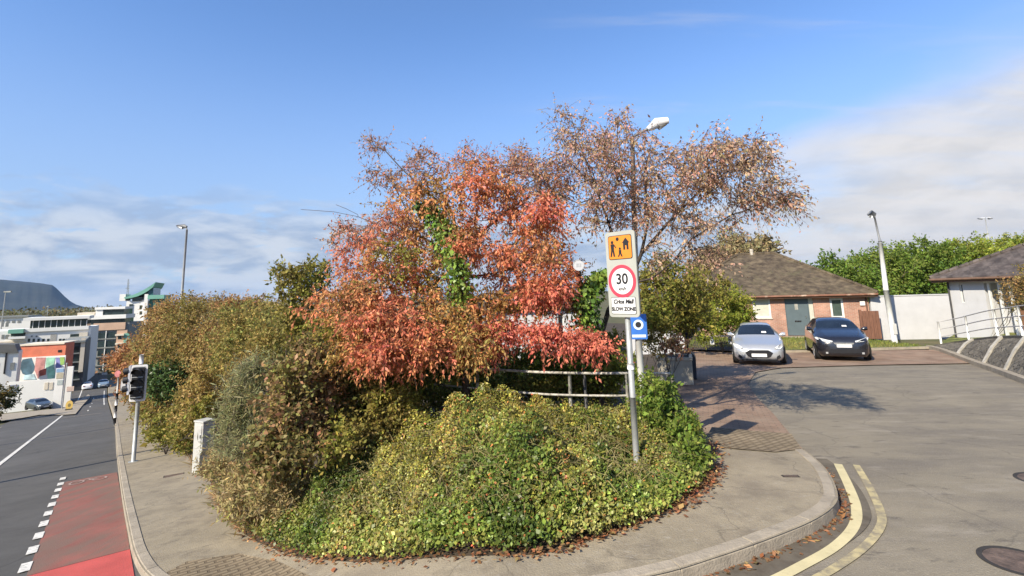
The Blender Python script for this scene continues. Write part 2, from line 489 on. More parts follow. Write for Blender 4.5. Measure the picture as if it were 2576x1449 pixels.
def rdir(n):
    v = rng.normal(size=(n, 3)); return v/np.linalg.norm(v, axis=1, keepdims=True)
def tones(pal, key, n, jit=0.22):
    """colour per leaf: palette walked by a per-cluster key, plus leaf-to-leaf change"""
    pal = np.array(pal, float); k = np.clip(key+rng.normal(0, 0.13, n), 0, 0.999)*(len(pal)-1)
    i = np.floor(k).astype(int); f = (k-i)[:, None]
    c = pal[i]*(1-f)+pal[np.minimum(i+1, len(pal)-1)]*f
    return LEAFGAIN*c*np.exp(rng.normal(0, jit, (n, 1)))*np.exp(rng.normal(0, 0.07, (n, 3)))
def in_ellipsoid(n, c, r, shell=0.0):
    d = rdir(n); q = rng.random(n)**(1/3)
    q = shell+(1-shell)*q
    return np.array(c)+d*q[:, None]*np.array(r)
class Wood:
    """skeleton that grows towards given points; limbs thicken by what they carry"""
    def __init__(s, trunk):
        s.p = [np.array(q, float) for q in trunk]; s.par = list(range(-1, len(trunk)-1)); s.len = [0.0]
        for i in range(1, len(trunk)): s.len.append(s.len[-1]+np.linalg.norm(s.p[i]-s.p[i-1]))
        s.trunk = len(trunk); s.ends = []
    def limb(s, start, pts):
        k = start
        for q in pts: s.p.append(np.array(q, float)); s.par.append(k); s.len.append(s.len[k]+np.linalg.norm(s.p[-1]-s.p[k])); k = len(s.p)-1
        return k
    def reach(s, c, lift=0.12, jit=0.06, first=2):
        P = np.array(s.p[first:]); d = np.linalg.norm(P-c, axis=1)
        k = int(np.argmin(d+0.22*np.array(s.len[first:])+0.8*np.maximum(0, P[:, 2]-c[2]-0.3)))+first
        a = s.p[k]; D = np.linalg.norm(c-a); n = max(1, int(D/0.28))
        pts = []
        for i in range(1, n+1):
            f = i/n; q = a+(c-a)*f; q = q+np.array([0, 0, lift*D*4*f*(1-f)])
            if i < n: q = q+rng.normal(0, jit*min(D, 1.0), 3)
            pts.append(q)
        e = s.limb(k, pts); s.ends.append(e); return e
    def mesh(s, tip=0.004, power=0.5, rmax=1.0, r0=None):
        n = len(s.p); cnt = np.zeros(n)
        kids = [0]*n
        for i in range(n):
            if s.par[i] >= 0: kids[s.par[i]] += 1
        for i in range(n-1, -1, -1):
            if kids[i] == 0: cnt[i] += 1
            if s.par[i] >= 0: cnt[s.par[i]] += cnt[i]
        r = np.minimum(rmax, tip*np.power(np.maximum(cnt, 1), power))
        mb = MB()
        for i in range(1, n):
            a, b = s.p[s.par[i]], s.p[i]
            ra = r[i] if s.par[i] >= s.trunk or i >= s.trunk else r[s.par[i]]
            mb.tube([a, b], [min(ra*1.12, r[s.par[i]]), r[i]], 7 if r[i] > 0.03 else 4, cap=False)
        return mb
def sprays(C, key, tw, ln, lv, bias=(0, 0, 0), droop=0.25, spread=1.0):
    """twigs leaving cluster points and leaf positions along them"""
    C = np.asarray(C); n = len(C)
    base = np.repeat(C, tw, axis=0); kk = np.repeat(key, tw)
    d = rdir(len(base))*spread+np.array(bias); d /= np.linalg.norm(d, axis=1, keepdims=True)
    l = ln*rng.uniform(0.5, 1.2, len(base))
    f = (np.arange(lv)+0.5)/lv
    P = base[:, None, :]+d[:, None, :]*l[:, None, None]*f[None, :, None]
    P[:, :, 2] -= droop*l[:, None]*f[None, :]**2
    P = P+rng.normal(0, 0.03*ln, P.shape)
    D = np.repeat(d[:, None, :], lv, axis=1)
    return (base, d, l), P.reshape(-1, 3), D.reshape(-1, 3), np.repeat(kk, lv)
def twig_mesh(mb, base, d, l, droop, r=0.003):
    for b, q, k in zip(base, d, l):
        m = b+q*k*0.5; m[2] -= droop*k*0.25; e = b+q*k; e[2] -= droop*k
        mb.tube([b, m, e], [r, r*0.8, r*0.4], 3, cap=False)
def blob_points(blobs):
    P, K, I = [], [], []
    for i, b in enumerate(blobs):
        c, r, n = b[0], b[1], b[2]
        q = in_ellipsoid(n, c, r, b[3] if len(b) > 3 else 0.0); P.append(q); I += [i]*n
    return np.vstack(P), np.array(I)
def clump_key(P, s, seed):
    """smooth random value in 0..1 by place, so neighbouring sprays share a colour"""
    g = np.random.default_rng(seed); w = g.normal(size=(5, 3))/s; ph = g.uniform(0, 6.28, 5)
    v = np.sin(P@w.T+ph).sum(axis=1)
    return 0.5+0.5*np.tanh(v/1.6)
def shrub(name, label, cat, base, blobs, pal, leaf=0.07, tw=7, ln=0.3, lv=7, asp=0.55, droop=0.15, up=0.0, bias=(0, 0, 0), stems=5, group=None, mat=None, seed=1, keyscale=0.9, woodcol=None, shell=0.0, twigs=True, flat=0.0, stem_r=0.004, power=0.45):
    base = Vector(base)
    o = thing(name, label, cat, base, 0, group)
    blobs = [(np.array(b[0])-np.array(base), np.array(b[1]), b[2], b[3] if len(b) > 3 else shell) for b in blobs]
    P, I = blob_points(blobs)
    P = P[P[:, 2] > 0.02]
    key = 0.6*clump_key(P, keyscale, seed)+0.4*clump_key(P, keyscale*0.35, seed+9)
    (b_, d_, l_), LP, LD, LK = sprays(P, key, tw, ln, lv, bias=(bias[0], bias[1], bias[2]+up), droop=droop)
    n = len(LP)
    A = LD*0.6+rdir(n)*0.9+np.array([0, 0, -droop]); N = rdir(n)+np.array([0, 0, 0.5+flat])
    L = leaf*np.exp(rng.normal(0, 0.25, n))
    leaf_object('foliage', LP, A, N, L, L*asp, tones(pal, LK, n), mat, o)
    w = Wood([(0, 0, -0.2), (0, 0, 0.05)]); hs = max(b[0][2] for b in blobs)
    for i in range(stems):
        a = 2*math.pi*i/stems+rng.uniform(-.4, .4); q = blobs[i % len(blobs)][0]
        w.limb(1, [np.array([math.cos(a)*0.08, math.sin(a)*0.08, 0.3]), q*0.5+np.array([math.cos(a), math.sin(a), 0])*0.2, q+rng.normal(0, 0.1, 3)])
    sub = P[rng.permutation(len(P))[:min(len(P), 160)]]
    for c in sub[np.argsort(np.linalg.norm(sub, axis=1))]: w.reach(c, 0.05)
    mb = w.mesh(stem_r, power)
    if twigs:
        s_ = rng.permutation(len(b_))[:500]
        twig_mesh(mb, b_[s_], d_[s_], l_[s_], droop, 0.003)
    mb.build('stem', woodcol or BARK, o)
    return o

# ================================================================ SETTING
def ground_mesh():
    az = np.radians(np.concatenate([np.arange(-180, -60, 4.0), np.arange(-60, 60, 1.0), np.arange(60, 180, 4.0)]))
    rr = [0.0]; r = 0.6
    while r < 14000: rr.append(r); r *= 1.055 if r < 300 else 1.25
    vs, fs = [], []; n = len(az)
    for r in rr:
        for a in az:
            x, y = r*math.sin(a), r*math.cos(a); vs.append((x, y, T(x, y)-0.09))
    for i in range(len(rr)-1):
        for j in range(n):
            k = (j+1) % n; fs.append((i*n+j, i*n+k, (i+1)*n+k, (i+1)*n+j))
    me = bpy.data.meshes.new('ground'); me.from_pydata(vs, [], fs)
    me.materials.append(pm('rough_ground', (0.075, 0.085, 0.03), 0.95, 0.3, 0.6, 0.4, col2=(0.12, 0.10, 0.045)))
    me.update()
    if me.polygons[n*3].normal.z < 0: me.flip_normals()
    o = bpy.data.objects.new('ground', me); COL.objects.link(o); tag(o, None, None, None, 'structure')
ground_mesh()

ASPH = add_layer(add_layer(pm('road_asphalt', (0.070, 0.066, 0.060), 0.85, 0.16, 1.2, 0.5, bscale=60), 0.35, (0.105, 0.10, 0.093), 0.45, 0.7, 0.6, (1, 1, 1)), 40, (0.11, 0.11, 0.105), 0.52, 0.75, 0.5)
ASPH2 = pm('side_street_asphalt', (0.20, 0.172, 0.125), 0.9, 0.10, 0.9, 0.5, bscale=70)
add_layer(ASPH2, 0.55, (0.132, 0.114, 0.092), 0.44, 0.68, 0.85, (1.0, 2.6, 1))
add_layer(ASPH2, 2.4, (0.26, 0.228, 0.18), 0.54, 0.70, 0.7, (0.5, 1.6, 1))
add_layer(ASPH2, 4.0, (0.085, 0.073, 0.06), 0.585, 0.70, 0.75, (0.55, 1.3, 1))
add_layer(ASPH2, 55, (0.30, 0.265, 0.21), 0.54, 0.70, 0.6)
add_layer(ASPH2, 90, (0.07, 0.06, 0.05), 0.57, 0.70, 0.6)
CONC = pm('footpath_concrete', (0.255, 0.215, 0.150), 0.9, 0.12, 1.1, 0.4, bscale=60)
add_layer(CONC, 3.0, (0.150, 0.125, 0.092), 0.48, 0.70, 0.8)
add_layer(CONC, 12, (0.32, 0.29, 0.24), 0.56, 0.7, 0.55, (1, 1.8, 1))
add_layer(CONC, 60, (0.11, 0.095, 0.07), 0.55, 0.70, 0.65)
add_layer(CONC, 0.7, (0.165, 0.135, 0.10), 0.5, 0.7, 0.7)
KERB = pm('kerb_concrete', (0.285, 0.245, 0.188), 0.9, 0.16, 2.5, 0.4, bscale=40)
add_layer(KERB, 7, (0.18, 0.155, 0.12), 0.52, 0.7, 0.7)
PAVE = brick_mat('paving_brick', (0.25, 0.165, 0.115), (0.21, 0.14, 0.10), (0.15, 0.11, 0.08), 0.22, 0.11, 0.012, 'XY', 0.9, 0.3, R(20))
add_layer(PAVE, 1.2, (0.27, 0.205, 0.15), 0.45, 0.7, 0.8)
RED = pm('red_surfacing', (0.225, 0.078, 0.06), 0.9, 0.16, 1.0, 0.4, bscale=60)
add_layer(RED, 1.1, (0.15, 0.10, 0.075), 0.38, 0.60, 0.85, (3.0, 0.8, 1))
add_layer(RED, 45, (0.10, 0.075, 0.06), 0.54, 0.7, 0.6)
RED2 = add_layer(pm('fresh_red_surfacing', (0.43, 0.072, 0.062), 0.88, 0.12, 1.4, 0.4, bscale=60), 40, (0.18, 0.08, 0.06), 0.54, 0.7, 0.6)
WHITE = add_layer(pm('road_paint_white', (0.62, 0.60, 0.55), 0.8, 0.08, 3), 14, (0.20, 0.19, 0.17), 0.47, 0.66, 0.8)
YELLOW = add_layer(pm('road_paint_yellow', (0.50, 0.435, 0.25), 0.8, 0.1, 3), 9, (0.36, 0.30, 0.17), 0.55, 0.72, 0.65)
YELLOW2 = add_layer(pm('road_paint_yellow_worn', (0.40, 0.335, 0.18), 0.85, 0.12, 3), 7, (0.21, 0.18, 0.125), 0.42, 0.6, 0.95)
SOIL = pm('verge_soil', (0.05, 0.036, 0.022), 0.95, 0.4, 3, 0.6)
# cracks and a filled trench in the old surfaces
def cracks(m, scale, col, w, amount):
    t = m.node_tree; b = t.nodes['Principled BSDF']; src = b.inputs['Base Color'].links[0].from_socket
    tcn = t.nodes.new('ShaderNodeTexCoord'); nz = t.nodes.new('ShaderNodeTexNoise'); nz.inputs['Scale'].default_value = scale*2.2; nz.inputs['Detail'].default_value = 5; t.links.new(tcn.outputs['Object'], nz.inputs['Vector'])
    mx = t.nodes.new('ShaderNodeMix'); mx.data_type = 'RGBA'; mx.blend_type = 'LINEAR_LIGHT'; mx.inputs[0].default_value = .5; t.links.new(tcn.outputs['Object'], mx.inputs[6]); t.links.new(nz.outputs['Color'], mx.inputs[7])
    v = t.nodes.new('ShaderNodeTexVoronoi'); v.feature = 'DISTANCE_TO_EDGE'; v.inputs['Scale'].default_value = scale; t.links.new(mx.outputs[2], v.inputs['Vector'])
    mr = t.nodes.new('ShaderNodeMapRange'); mr.inputs['From Max'].default_value = w; mr.inputs['To Min'].default_value = amount; mr.inputs['To Max'].default_value = 0; t.links.new(v.outputs['Distance'], mr.inputs['Value'])
    m2 = t.nodes.new('ShaderNodeMix'); m2.data_type = 'RGBA'; t.links.new(mr.outputs[0], m2.inputs[0]); t.links.new(src, m2.inputs[6]); m2.inputs[7].default_value = (*col, 1); t.links.new(m2.outputs[2], b.inputs['Base Color'])
cracks(ASPH2, .33, (.09, .078, .062), .006, .45)
cracks(CONC, .55, (.10, .085, .06), .007, .6)
cracks(ASPH, .22, (.035, .033, .03), .005, .7)
GRASSM = pm('lawn_turf', (0.10, 0.13, 0.03), 0.95, 0.3, 5, 0.6, col2=(0.17, 0.17, 0.05))

main = [TU(t, -9.5) for t in range(4, 60, 4)] + [TU(t, -6.6) for t in range(62, 78, 5)] + [TU(t, -4.4) for t in range(86, 260, 8)] + [TU(t, 0.75) for t in range(258, 3, -6)]
sheet('main_road', main, 1.6, 0.004, ASPH, 'dark asphalt main road running downhill', 'road')
side = [(-3.6, 2.2), (-3.0, -7), (32, -7), (34, 10), (31, 20), (20, 23), (12, 23.5), (6.5, 22.5), (3.0, 15.0), (2.6, 9), (0.5, 6.0), (-2.4, 4.9)]
sheet('side_street', side, 0.9, -0.02, ASPH2, 'pale worn asphalt of the side street', 'road')

# footpath round the corner: outer (kerb) line and inner (planting) line
KL = [TU(t, u) for t, u in ((150, 0.95), (110, 0.9), (80, 0.88), (60, 0.85), (45, 0.8), (34, 0.7), (26, 0.6), (20, 0.55), (15, 0.52), (11.5, 0.52), (9.6, 0.54), (8.3, 0.66))]
KL += [TU(7.2, 0.95), (-2.35, 5.15), (-1.1, 4.55), (0.1, 4.55)]
KR = [tuple(G(x, y, 0.1)[:2]) for x, y in ((1640, 1449), (1800, 1403), (1950, 1350), (2050, 1307), (2100, 1270), (2106, 1238), (2088, 1195), (2058, 1160), (2022, 1132))]
outer = catmull(KL+KR, 5)
IN = [TU(t, u) for t, u in ((150, 2.9), (110, 2.8), (80, 2.7), (60, 2.5), (42, 2.4), (30, 2.35), (22, 2.3))]
IN += [tuple(G(x, y, 0.1)[:2]) for x, y in ((490, 1175), (530, 1215), (548, 1265), (600, 1332), (700, 1386), (800, 1408), (1000, 1412), (1300, 1399), (1500, 1355), (1650, 1300), (1755, 1230), (1782, 1185), (1765, 1110))]
inner = catmull(IN, 5)
def kz(x, y):
    return T(x, y)
# kerb stones: the line resampled with a sunk joint every 0.9 m
def jointed(line, step=0.9, far=38.0):
    P = np.array(line); s = np.concatenate([[0], np.cumsum(np.linalg.norm(np.diff(P, axis=0), axis=1))])
    pts, sink, q = [], [], 0.0
    f = lambda v: (np.interp(v, s, P[:, 0]), np.interp(v, s, P[:, 1]))
    while q < s[-1]:
        near = math.hypot(*f(q)) < far
        for d, k in ((-.010, 0), (-.006, 1), (.006, 1), (.010, 0)) if near else ((0, 0),):
            if q+d > 0: pts.append(f(q+d)); sink.append(k)
        if near:
            for d in (.3, .6): pts.append(f(q+d*step)); sink.append(0)
        q += step if near else 2.5
    return pts, sink
kerb_line, kerb_sink = jointed(outer)
fp = [p for p in outer] + list(reversed(inner))
sheet('footpath', fp, 0.38, 0.105, CONC, 'concrete footpath curving round the planted corner', 'footpath')
ribbon('kerb', kerb_line, 0, 0, KERB, 'pale concrete kerb edging the corner footpath', 'kerb', prof=[(-0.012, -0.1), (0.0, 0.085), (0.03, 0.118), (0.14, 0.122), (0.155, 0.1)] if False else [(-0.012, -0.12), (0.0, 0.085), (0.03, 0.115), (0.14, 0.117), (0.15, 0.09)])
for i_, k_ in enumerate(kerb_sink):
    if k_:
        for j_ in (1, 2, 3): bpy.data.objects['kerb'].data.vertices[i_*5+j_].co.z -= 0.012
# dropped paving where the footpath ends and the parking court begins
pv = [G(x, y)[:2] for x, y in ((1690, 960), (1700, 990), (1745, 1075), (1765, 1112))]+[G(x, y, 0.02)[:2] for x, y in ((1850, 1122), (1940, 1132), (2022, 1133), (1985, 1088), (1945, 1040), (1905, 1000), (1880, 965), (1900, 935), (1960, 924), (2200, 917), (2445, 913), (2400, 893), (2345, 879), (2150, 882), (1960, 887), (1840, 880), (1740, 882))]
sheet('parking_court', [tuple(p) for p in pv], 0.5, 0.012, PAVE, 'brown brick paving of the parking court', 'paving')
TACT = brick_mat('tactile_paving', (0.22, 0.175, 0.115), (0.20, 0.155, 0.10), (0.13, 0.10, 0.065), 0.2, 0.1, 0.02, 'XY', 0.9, 0.8, R(-35))
tp = [G(x, y, 0.11)[:2] for x, y in ((1790, 1075), (1765, 1120), (1850, 1130), (1950, 1138), (2015, 1130), (1990, 1092), (1900, 1085))]
sheet('tactile_crossing', [tuple(p) for p in tp], 0.3, 0.118, TACT, 'buff ribbed paving at the crossing point', 'paving')
# pedestrian crossing paving at the near left end
tp = [G(x, y, 0.11)[:2] for x, y in ((400, 1449), (470, 1412), (600, 1392), (700, 1412), (780, 1449))]
sheet('ribbed_crossing', [tuple(p) for p in tp], 0.3, 0.111, TACT, 'ribbed paving by the red cycle lane corner', 'paving')

# planted verge behind the footpath
verge = [p for p in inner] + [tuple(G(1700, 985)[:2]), tuple(G(1690, 955)[:2]), tuple(G(1735, 884)[:2]), (12.0, 24), (12, 45), (-8, 75), TU(150, 22)]
sheet('verge', verge, 1.1, 0.10, SOIL, 'bare brown soil under the planting', 'soil')
lawn = [G(x, y)[:2] for x, y in ((1700, 900), (1740, 880), (1840, 878), (1960, 884), (2150, 879), (2345, 876))]+[(19.0, 30), (8, 34)]
sheet('lawn', [tuple(p) for p in lawn], 1.0, 0.06, GRASSM, 'strip of grass in front of the bungalow', 'lawn')
kb = catmull([G(x, y)[:2] for x, y in ((1950, 887), (2060, 886), (2200, 881), (2345, 877))], 4)
ribbon('parking_kerb', kb, 0, 0, KERB, 'pale kerb behind the parked cars', 'kerb', prof=[(0.10, 0.0), (0.10, 0.1), (-0.06, 0.105), (-0.06, 0)])
ribbon('gutter', [p for p in outer[-46:]], 0, -0.012, add_layer(pm('dark_gutter', (0.105, 0.088, 0.065), .95, .2, 3), 6, (0.06, 0.045, 0.03), .5, .7, .7), 'dark brown gutter along the kerb', 'gutter', prof=[(-0.30, 0), (0.0, 0.0)])  # darker brown strip following the kerb line

# far-left pavement of the street opposite
lf = [G(x, y, 0.1)[:2] for x, y in ((-30, 1062), (30, 1056), (100, 1043), (165, 1043), (190, 1041), (207, 1020), (228, 996), (222, 992), (190, 1010), (160, 1026), (100, 1032), (-30, 1045))]
sheet('opposite_footpath', [tuple(p) for p in lf], 0.8, 0.1, KERB, 'pale footpath on the far side of the main road', 'footpath')

# markings on the main road
ribbon('centre_line', catmull([TU(t, -2.8) for t in range(8, 62, 3)]+[TU(t, -2.8-0.004*(t-60)) for t in range(62, 170, 6)], 2), 0.15, 0.022, WHITE, 'long white centre line of the main road', 'road marking')
for i in range(12):
    t0 = 8.6+i*1.03
    q = [TU(t0, -0.70), TU(t0+0.5, -0.70)]
    ribbon('lane_dash', q, 0.13, 0.022, WHITE, 'white dashes beside the red cycle lane', 'road marking')
ribbon('cycle_lane', [TU(t, -0.07) for t in np.arange(10.4, 19.5, 0.6)], 1.16, 0.014, RED, 'faded red cycle lane', 'cycle lane')
ribbon('fresh_cycle_lane', [TU(t, -0.07) for t in np.arange(8.7, 10.5, 0.28)], 1.16, 0.015, RED2, 'bright red end of the cycle lane', 'cycle lane')
ribbon('far_lane_edge', [TU(t, -6.1) for t in range(20, 60, 3)], 0.10, 0.022, KERB, 'faint edge line on the opposite lane', 'road marking')
ribbon('opposite_cycle_lane', [TU(t, -7.1) for t in range(22, 44, 3)], 1.3, 0.014, RED, 'red cycle lane on the opposite side', 'cycle lane')
for i, t0 in enumerate((70, 82, 96, 112)):
    ribbon('lane_dash', [TU(t0, -1.0), TU(t0+3.0, -1.0)], 0.12, 0.022, WHITE, 'white arrow dashes further down the hill', 'road marking')
ribbon('edge_line', [TU(t, 0.35) for t in range(84, 130, 4)], 0.12, 0.022, WHITE, 'white edge line near the foot of the hill', 'road marking')
ribbon('stop_line', [TU(61, -2.6), TU(61, 0.1)], 0.35, 0.022, KERB, 'faint stop line across the lane', 'road marking')
# worn bicycle symbol at the head of the cycle lane
def bike_symbol():
    mb = MB(); t0, u0 = 18.8, -0.12
    def seg(a, b, w=0.05):
        a, b = np.array(TU(*a)), np.array(TU(*b)); d = (b-a)/np.linalg.norm(b-a); n = np.array([-d[1], d[0]])*w/2
        mb.add([(p[0], p[1], T(p[0], p[1])+0.024) for p in (a-n, b-n, b+n, a+n)], [(0, 1, 2, 3)])
    for c in (-0.24, 0.24):
        for k in range(10):
            a, b = 2*math.pi*k/10, 2*math.pi*(k+1)/10
            seg((t0+0.28*math.sin(a), u0+c+0.15*math.cos(a)), (t0+0.28*math.sin(b), u0+c+0.15*math.cos(b)))
    seg((t0, u0-0.24), (t0+0.35, u0)); seg((t0+0.35, u0), (t0, u0+0.05)); seg((t0+0.3, u0-0.05), (t0, u0+0.24))
    o = mb.build('bicycle_marking', pm('worn_marking', (.30, .22, .19), .9, .3, 12)); tag(o, 'worn white bicycle symbol on the red lane', 'road marking', None, 'structure')
bike_symbol()
# double yellow lines round the corner
yl = catmull([G(x, y)[:2] for x, y in ((2107, 1165), (2135, 1222), (2153, 1275), (2146, 1322), (2098, 1372), (2010, 1422), (1930, 1462), (1800, 1520))], 6)
ribbon('yellow_line', yl, 0.105, -0.010, YELLOW, 'inner yellow line following the kerb', 'road marking')
yl2 = catmull([G(x, y)[:2] for x, y in ((2153, 1167), (2190, 1230), (2215, 1288), (2212, 1325), (2170, 1375), (2090, 1430), (1990, 1482))], 6)
ribbon('yellow_line', yl2, 0.085, -0.010, YELLOW2, 'outer yellow line, worn thin', 'road marking')

# flat-topped mountain across the bay
def mountain():
    prof = [(-900, 668), (-500, 688), (-250, 697), (0, 703), (50, 707), (100, 712), (131, 717), (141, 724), (150, 733), (163, 746), (176, 757), (191, 766), (215, 773), (245, 778), (300, 782)]
    az, el = [], []
    for x, y in prof:
        d = ray(x, y); az.append(math.degrees(math.atan2(d[0], d[1]))); el.append(d[2]/math.hypot(d[0], d[1]))
    A = np.arange(az[0], az[-1], 0.08); E = np.interp(A, az, el)
    rows = [(5600, 0.0), (5900, 0.16), (6200, 0.40), (6450, 0.66), (6650, 0.86), (6800, 0.96), (7000, 1.0), (7600, 1.01), (8600, 0.7), (9600, 0.0)]
    vs, fs = [], []; n = len(A); g = np.random.default_rng(3)
    nz = g.normal(0, 1, (len(rows), n)); ker = np.ones(5)/5
    for i, (r, h) in enumerate(rows):
        z = np.convolve(nz[i], ker, 'same')*14*(h*(1.05-h))*2.0
        for a, e, q in zip(A, E, z):
            top = e*7000+CH; x = math.sin(R(a))*r; y = math.cos(R(a))*r
            vs.append((x, y, -30+(top+30)*h+q))
    for i in range(len(rows)-1):
        for j in range(n-1): fs.append((i*n+j, i*n+j+1, (i+1)*n+j+1, (i+1)*n+j))
    me = bpy.data.meshes.new('mountain'); me.from_pydata(vs, [], fs)
    me.materials.append(add_layer(pm('heath', (0.016, 0.022, 0.020), 0.95, 0.35, 0.004, 0), 0.012, (0.035, 0.036, 0.026), 0.5, 0.7, 0.8))
    me.polygons.foreach_set('use_smooth', [True]*len(me.polygons)); me.update()
    if me.polygons[5].normal.z < 0: me.flip_normals()
    o = bpy.data.objects.new('mountain', me); COL.objects.link(o); tag(o, 'flat topped mountain fading into blue haze', 'mountain', None, 'structure')
mountain()
# ================================================================ STREET FURNITURE
def base_at(px, py, dz=0.1):
    p = G(px, py, dz); return p
# --- speed-limit sign at the corner
PANEL = pm('sign_back_grey', (0.33, 0.335, 0.30), 0.6, 0.06, 4)
SWHITE = pm('sign_white', (0.62, 0.61, 0.60), 0.5, 0.03, 4)
SRED = pm('sign_red', (0.55, 0.045, 0.075), 0.5, 0.08, 4)
SORANGE = pm('sign_orange', (0.62, 0.205, 0.02), 0.5, 0.06, 4)
SBLACK = pm('sign_black', (0.015, 0.015, 0.018), 0.5, 0.1, 4)
SBLUE = pm('sign_blue', (0.03, 0.13, 0.45), 0.45, 0.1, 4)
def speed_sign():
    b = base_at(1597, 1203)
    o = thing('speed_sign', 'tall grey 30 km/h slow zone sign on a galvanised pole in the corner planting', 'road sign', b, R(-47))
    Y = b.y; k = Y/F_
    zt = (731-583)*k+CH-b.z; zb = (731-796)*k+CH-b.z
    p = MB().tube([(0, 0.06, -0.3), (0, 0.06, 1.0)], 0.041, 12).tube([(0, 0.06, 1.0), (0, 0.06, zt-0.05)], 0.038, 12).build('pole', GALV, o, True)
    MB().tube([(0, 0.06, 1.36), (0, 0.06, 1.44)], 0.047, 12).build('collar', SWHITE, o, True)
    w = 0.245
    pn = MB().rbox(-w, w, -0.012, 0.012, zb, zt, 0.05, 4).build('panel', PANEL, o)
    h = zt-zb
    # orange plate with black picture of children playing by a house
    oz0, oz1 = zt-0.045-0.345, zt-0.055
    MB().rbox(-0.195, 0.195, -0.0155, -0.0125, oz0, oz1, 0.03).build('border', SBLACK, pn)
    MB().rbox(-0.186, 0.186, -0.0185, -0.0157, oz0+0.009, oz1-0.009, 0.026).build('orange_plate', SORANGE, pn)
    m = MB(); y0, y1 = -0.0215, -0.0187
    cz = (oz0+oz1)/2
    m.disc_y(-0.125, cz+0.075, 0.022, y0, y1, 14)                                   # adult head
    m.prism_xz([(-0.155, cz+0.05), (-0.095, cz+0.05), (-0.10, cz-0.03), (-0.085, cz-0.125), (-0.112, cz-0.125), (-0.125, cz-0.045), (-0.14, cz-0.125), (-0.165, cz-0.125), (-0.147, cz-0.03)], y0, y1)
    m.prism_xz([(-0.095, cz+0.05), (-0.06, cz+0.0), (-0.07, cz-0.01), (-0.10, cz+0.03)], y0, y1)
    m.disc_y(-0.035, cz+0.115, 0.026, y0, y1, 14)                                   # ball
    m.disc_y(0.0, cz-0.02, 0.018, y0, y1, 12)                                       # small child
    m.prism_xz([(-0.022, cz-0.04), (0.022, cz-0.04), (0.02, cz-0.085), (0.04, cz-0.13), (0.015, cz-0.13), (0.0, cz-0.09), (-0.018, cz-0.13), (-0.04, cz-0.13), (-0.018, cz-0.085)], y0, y1)
    m.prism_xz([(0.04, cz+0.055), (0.10, cz+0.125), (0.16, cz+0.055), (0.143, cz+0.055), (0.143, cz-0.04), (0.112, cz-0.04), (0.112, cz+0.02), (0.088, cz+0.02), (0.088, cz-0.04), (0.057, cz-0.04), (0.057, cz+0.055)], y0, y1)
    m.build('pictogram', SBLACK, pn)
    rz_ = oz0-0.075-0.225
    MB().disc_y(0, rz_, 0.222, -0.0155, -0.0125, 40).build('disc', SWHITE, pn)
    MB().ring_y(0, rz_, 0.178, 0.225, -0.0185, -0.0157, 40).build('red_ring', SRED, pn)
    text('30', 0.20, 0, rz_+0.025, -0.017, SBLACK, pn, 'numerals', sx=1.0, bold=0.004)
    text('km/h', 0.062, 0, rz_-0.105, -0.017, SBLACK, pn, 'unit', bold=0.001)
    lz = zb+0.155
    MB().rbox(-0.20, 0.20, -0.0155, -0.0125, lz-0.115, lz+0.115, 0.02).build('border', SBLACK, pn)
    MB().rbox(-0.193, 0.193, -0.0185, -0.0157, lz-0.108, lz+0.108, 0.016).build('text_plate', SWHITE, pn)
    text('Crios Mall', 0.078, 0, lz+0.052, -0.0187, SBLACK, pn, 'lettering', shear=0.25, bold=0.0035)
    text('SLOW ZONE', 0.066, 0, lz-0.048, -0.0187, SBLACK, pn, 'lettering', bold=0.0035)
    for z in (zt-0.2, zb+0.2): MB().box(-0.05, 0.05, 0.013, 0.11, z-0.02, z+0.02).build('clamp', GALV, o)
speed_sign()
def blue_sign():
    b = at(1616, 985, 8.7); b.z = T(b.x, b.y)
    o = thing('sign_post', 'white post with a small blue plate and edge-on grey board behind the speed sign', 'road sign', b)
    k = b.y/F_; zz = lambda py: (729-py)*k+CH-b.z
    MB().tube([(0, 0, -0.3), (-0.012, 0, zz(790))], 0.055, 12).tube([(-0.012, 0, zz(790)), (-0.012, 0, zz(655))], 0.03, 10).build('post', WPOLE, o, True)
    q = MB().box(-0.11, -0.085, -0.35, 0.10, zz(772), zz(668)).build('side_board', PANEL, o)
    MB().box(-0.0845, -0.078, -0.34, 0.09, zz(765), zz(690)).build('dark_edge', SBLACK, q)
    for z in (zz(672), zz(770)): MB().box(-0.07, 0.03, -0.06, 0.03, z-0.025, z+0.025).build('clamp', SWHITE, o)
    z0, z1 = zz(847), zz(787)
    p = MB().rbox(-0.135, 0.135, -0.085, -0.065, z0, z1, 0.015).build('blue_plate', SBLUE, o); p.rotation_euler = (0, 0, R(-12))
    cz = (z0+z1)/2+0.03
    MB().ring_y(0, cz, 0.048, 0.082, -0.089, -0.0855, 28).build('white_ring', pm('pale_blue', (0.5, 0.6, 0.7), 0.5, 0.05, 3), p)
    MB().disc_y(0, cz, 0.046, -0.088, -0.0855, 20).build('dark_centre', SBLACK, p)
    MB().box(-0.11, 0.11, -0.089, -0.0855, z0+0.03, z0+0.075).build('pale_strip', pm('pale_blue', (0.5, 0.6, 0.7)), p)
blue_sign()
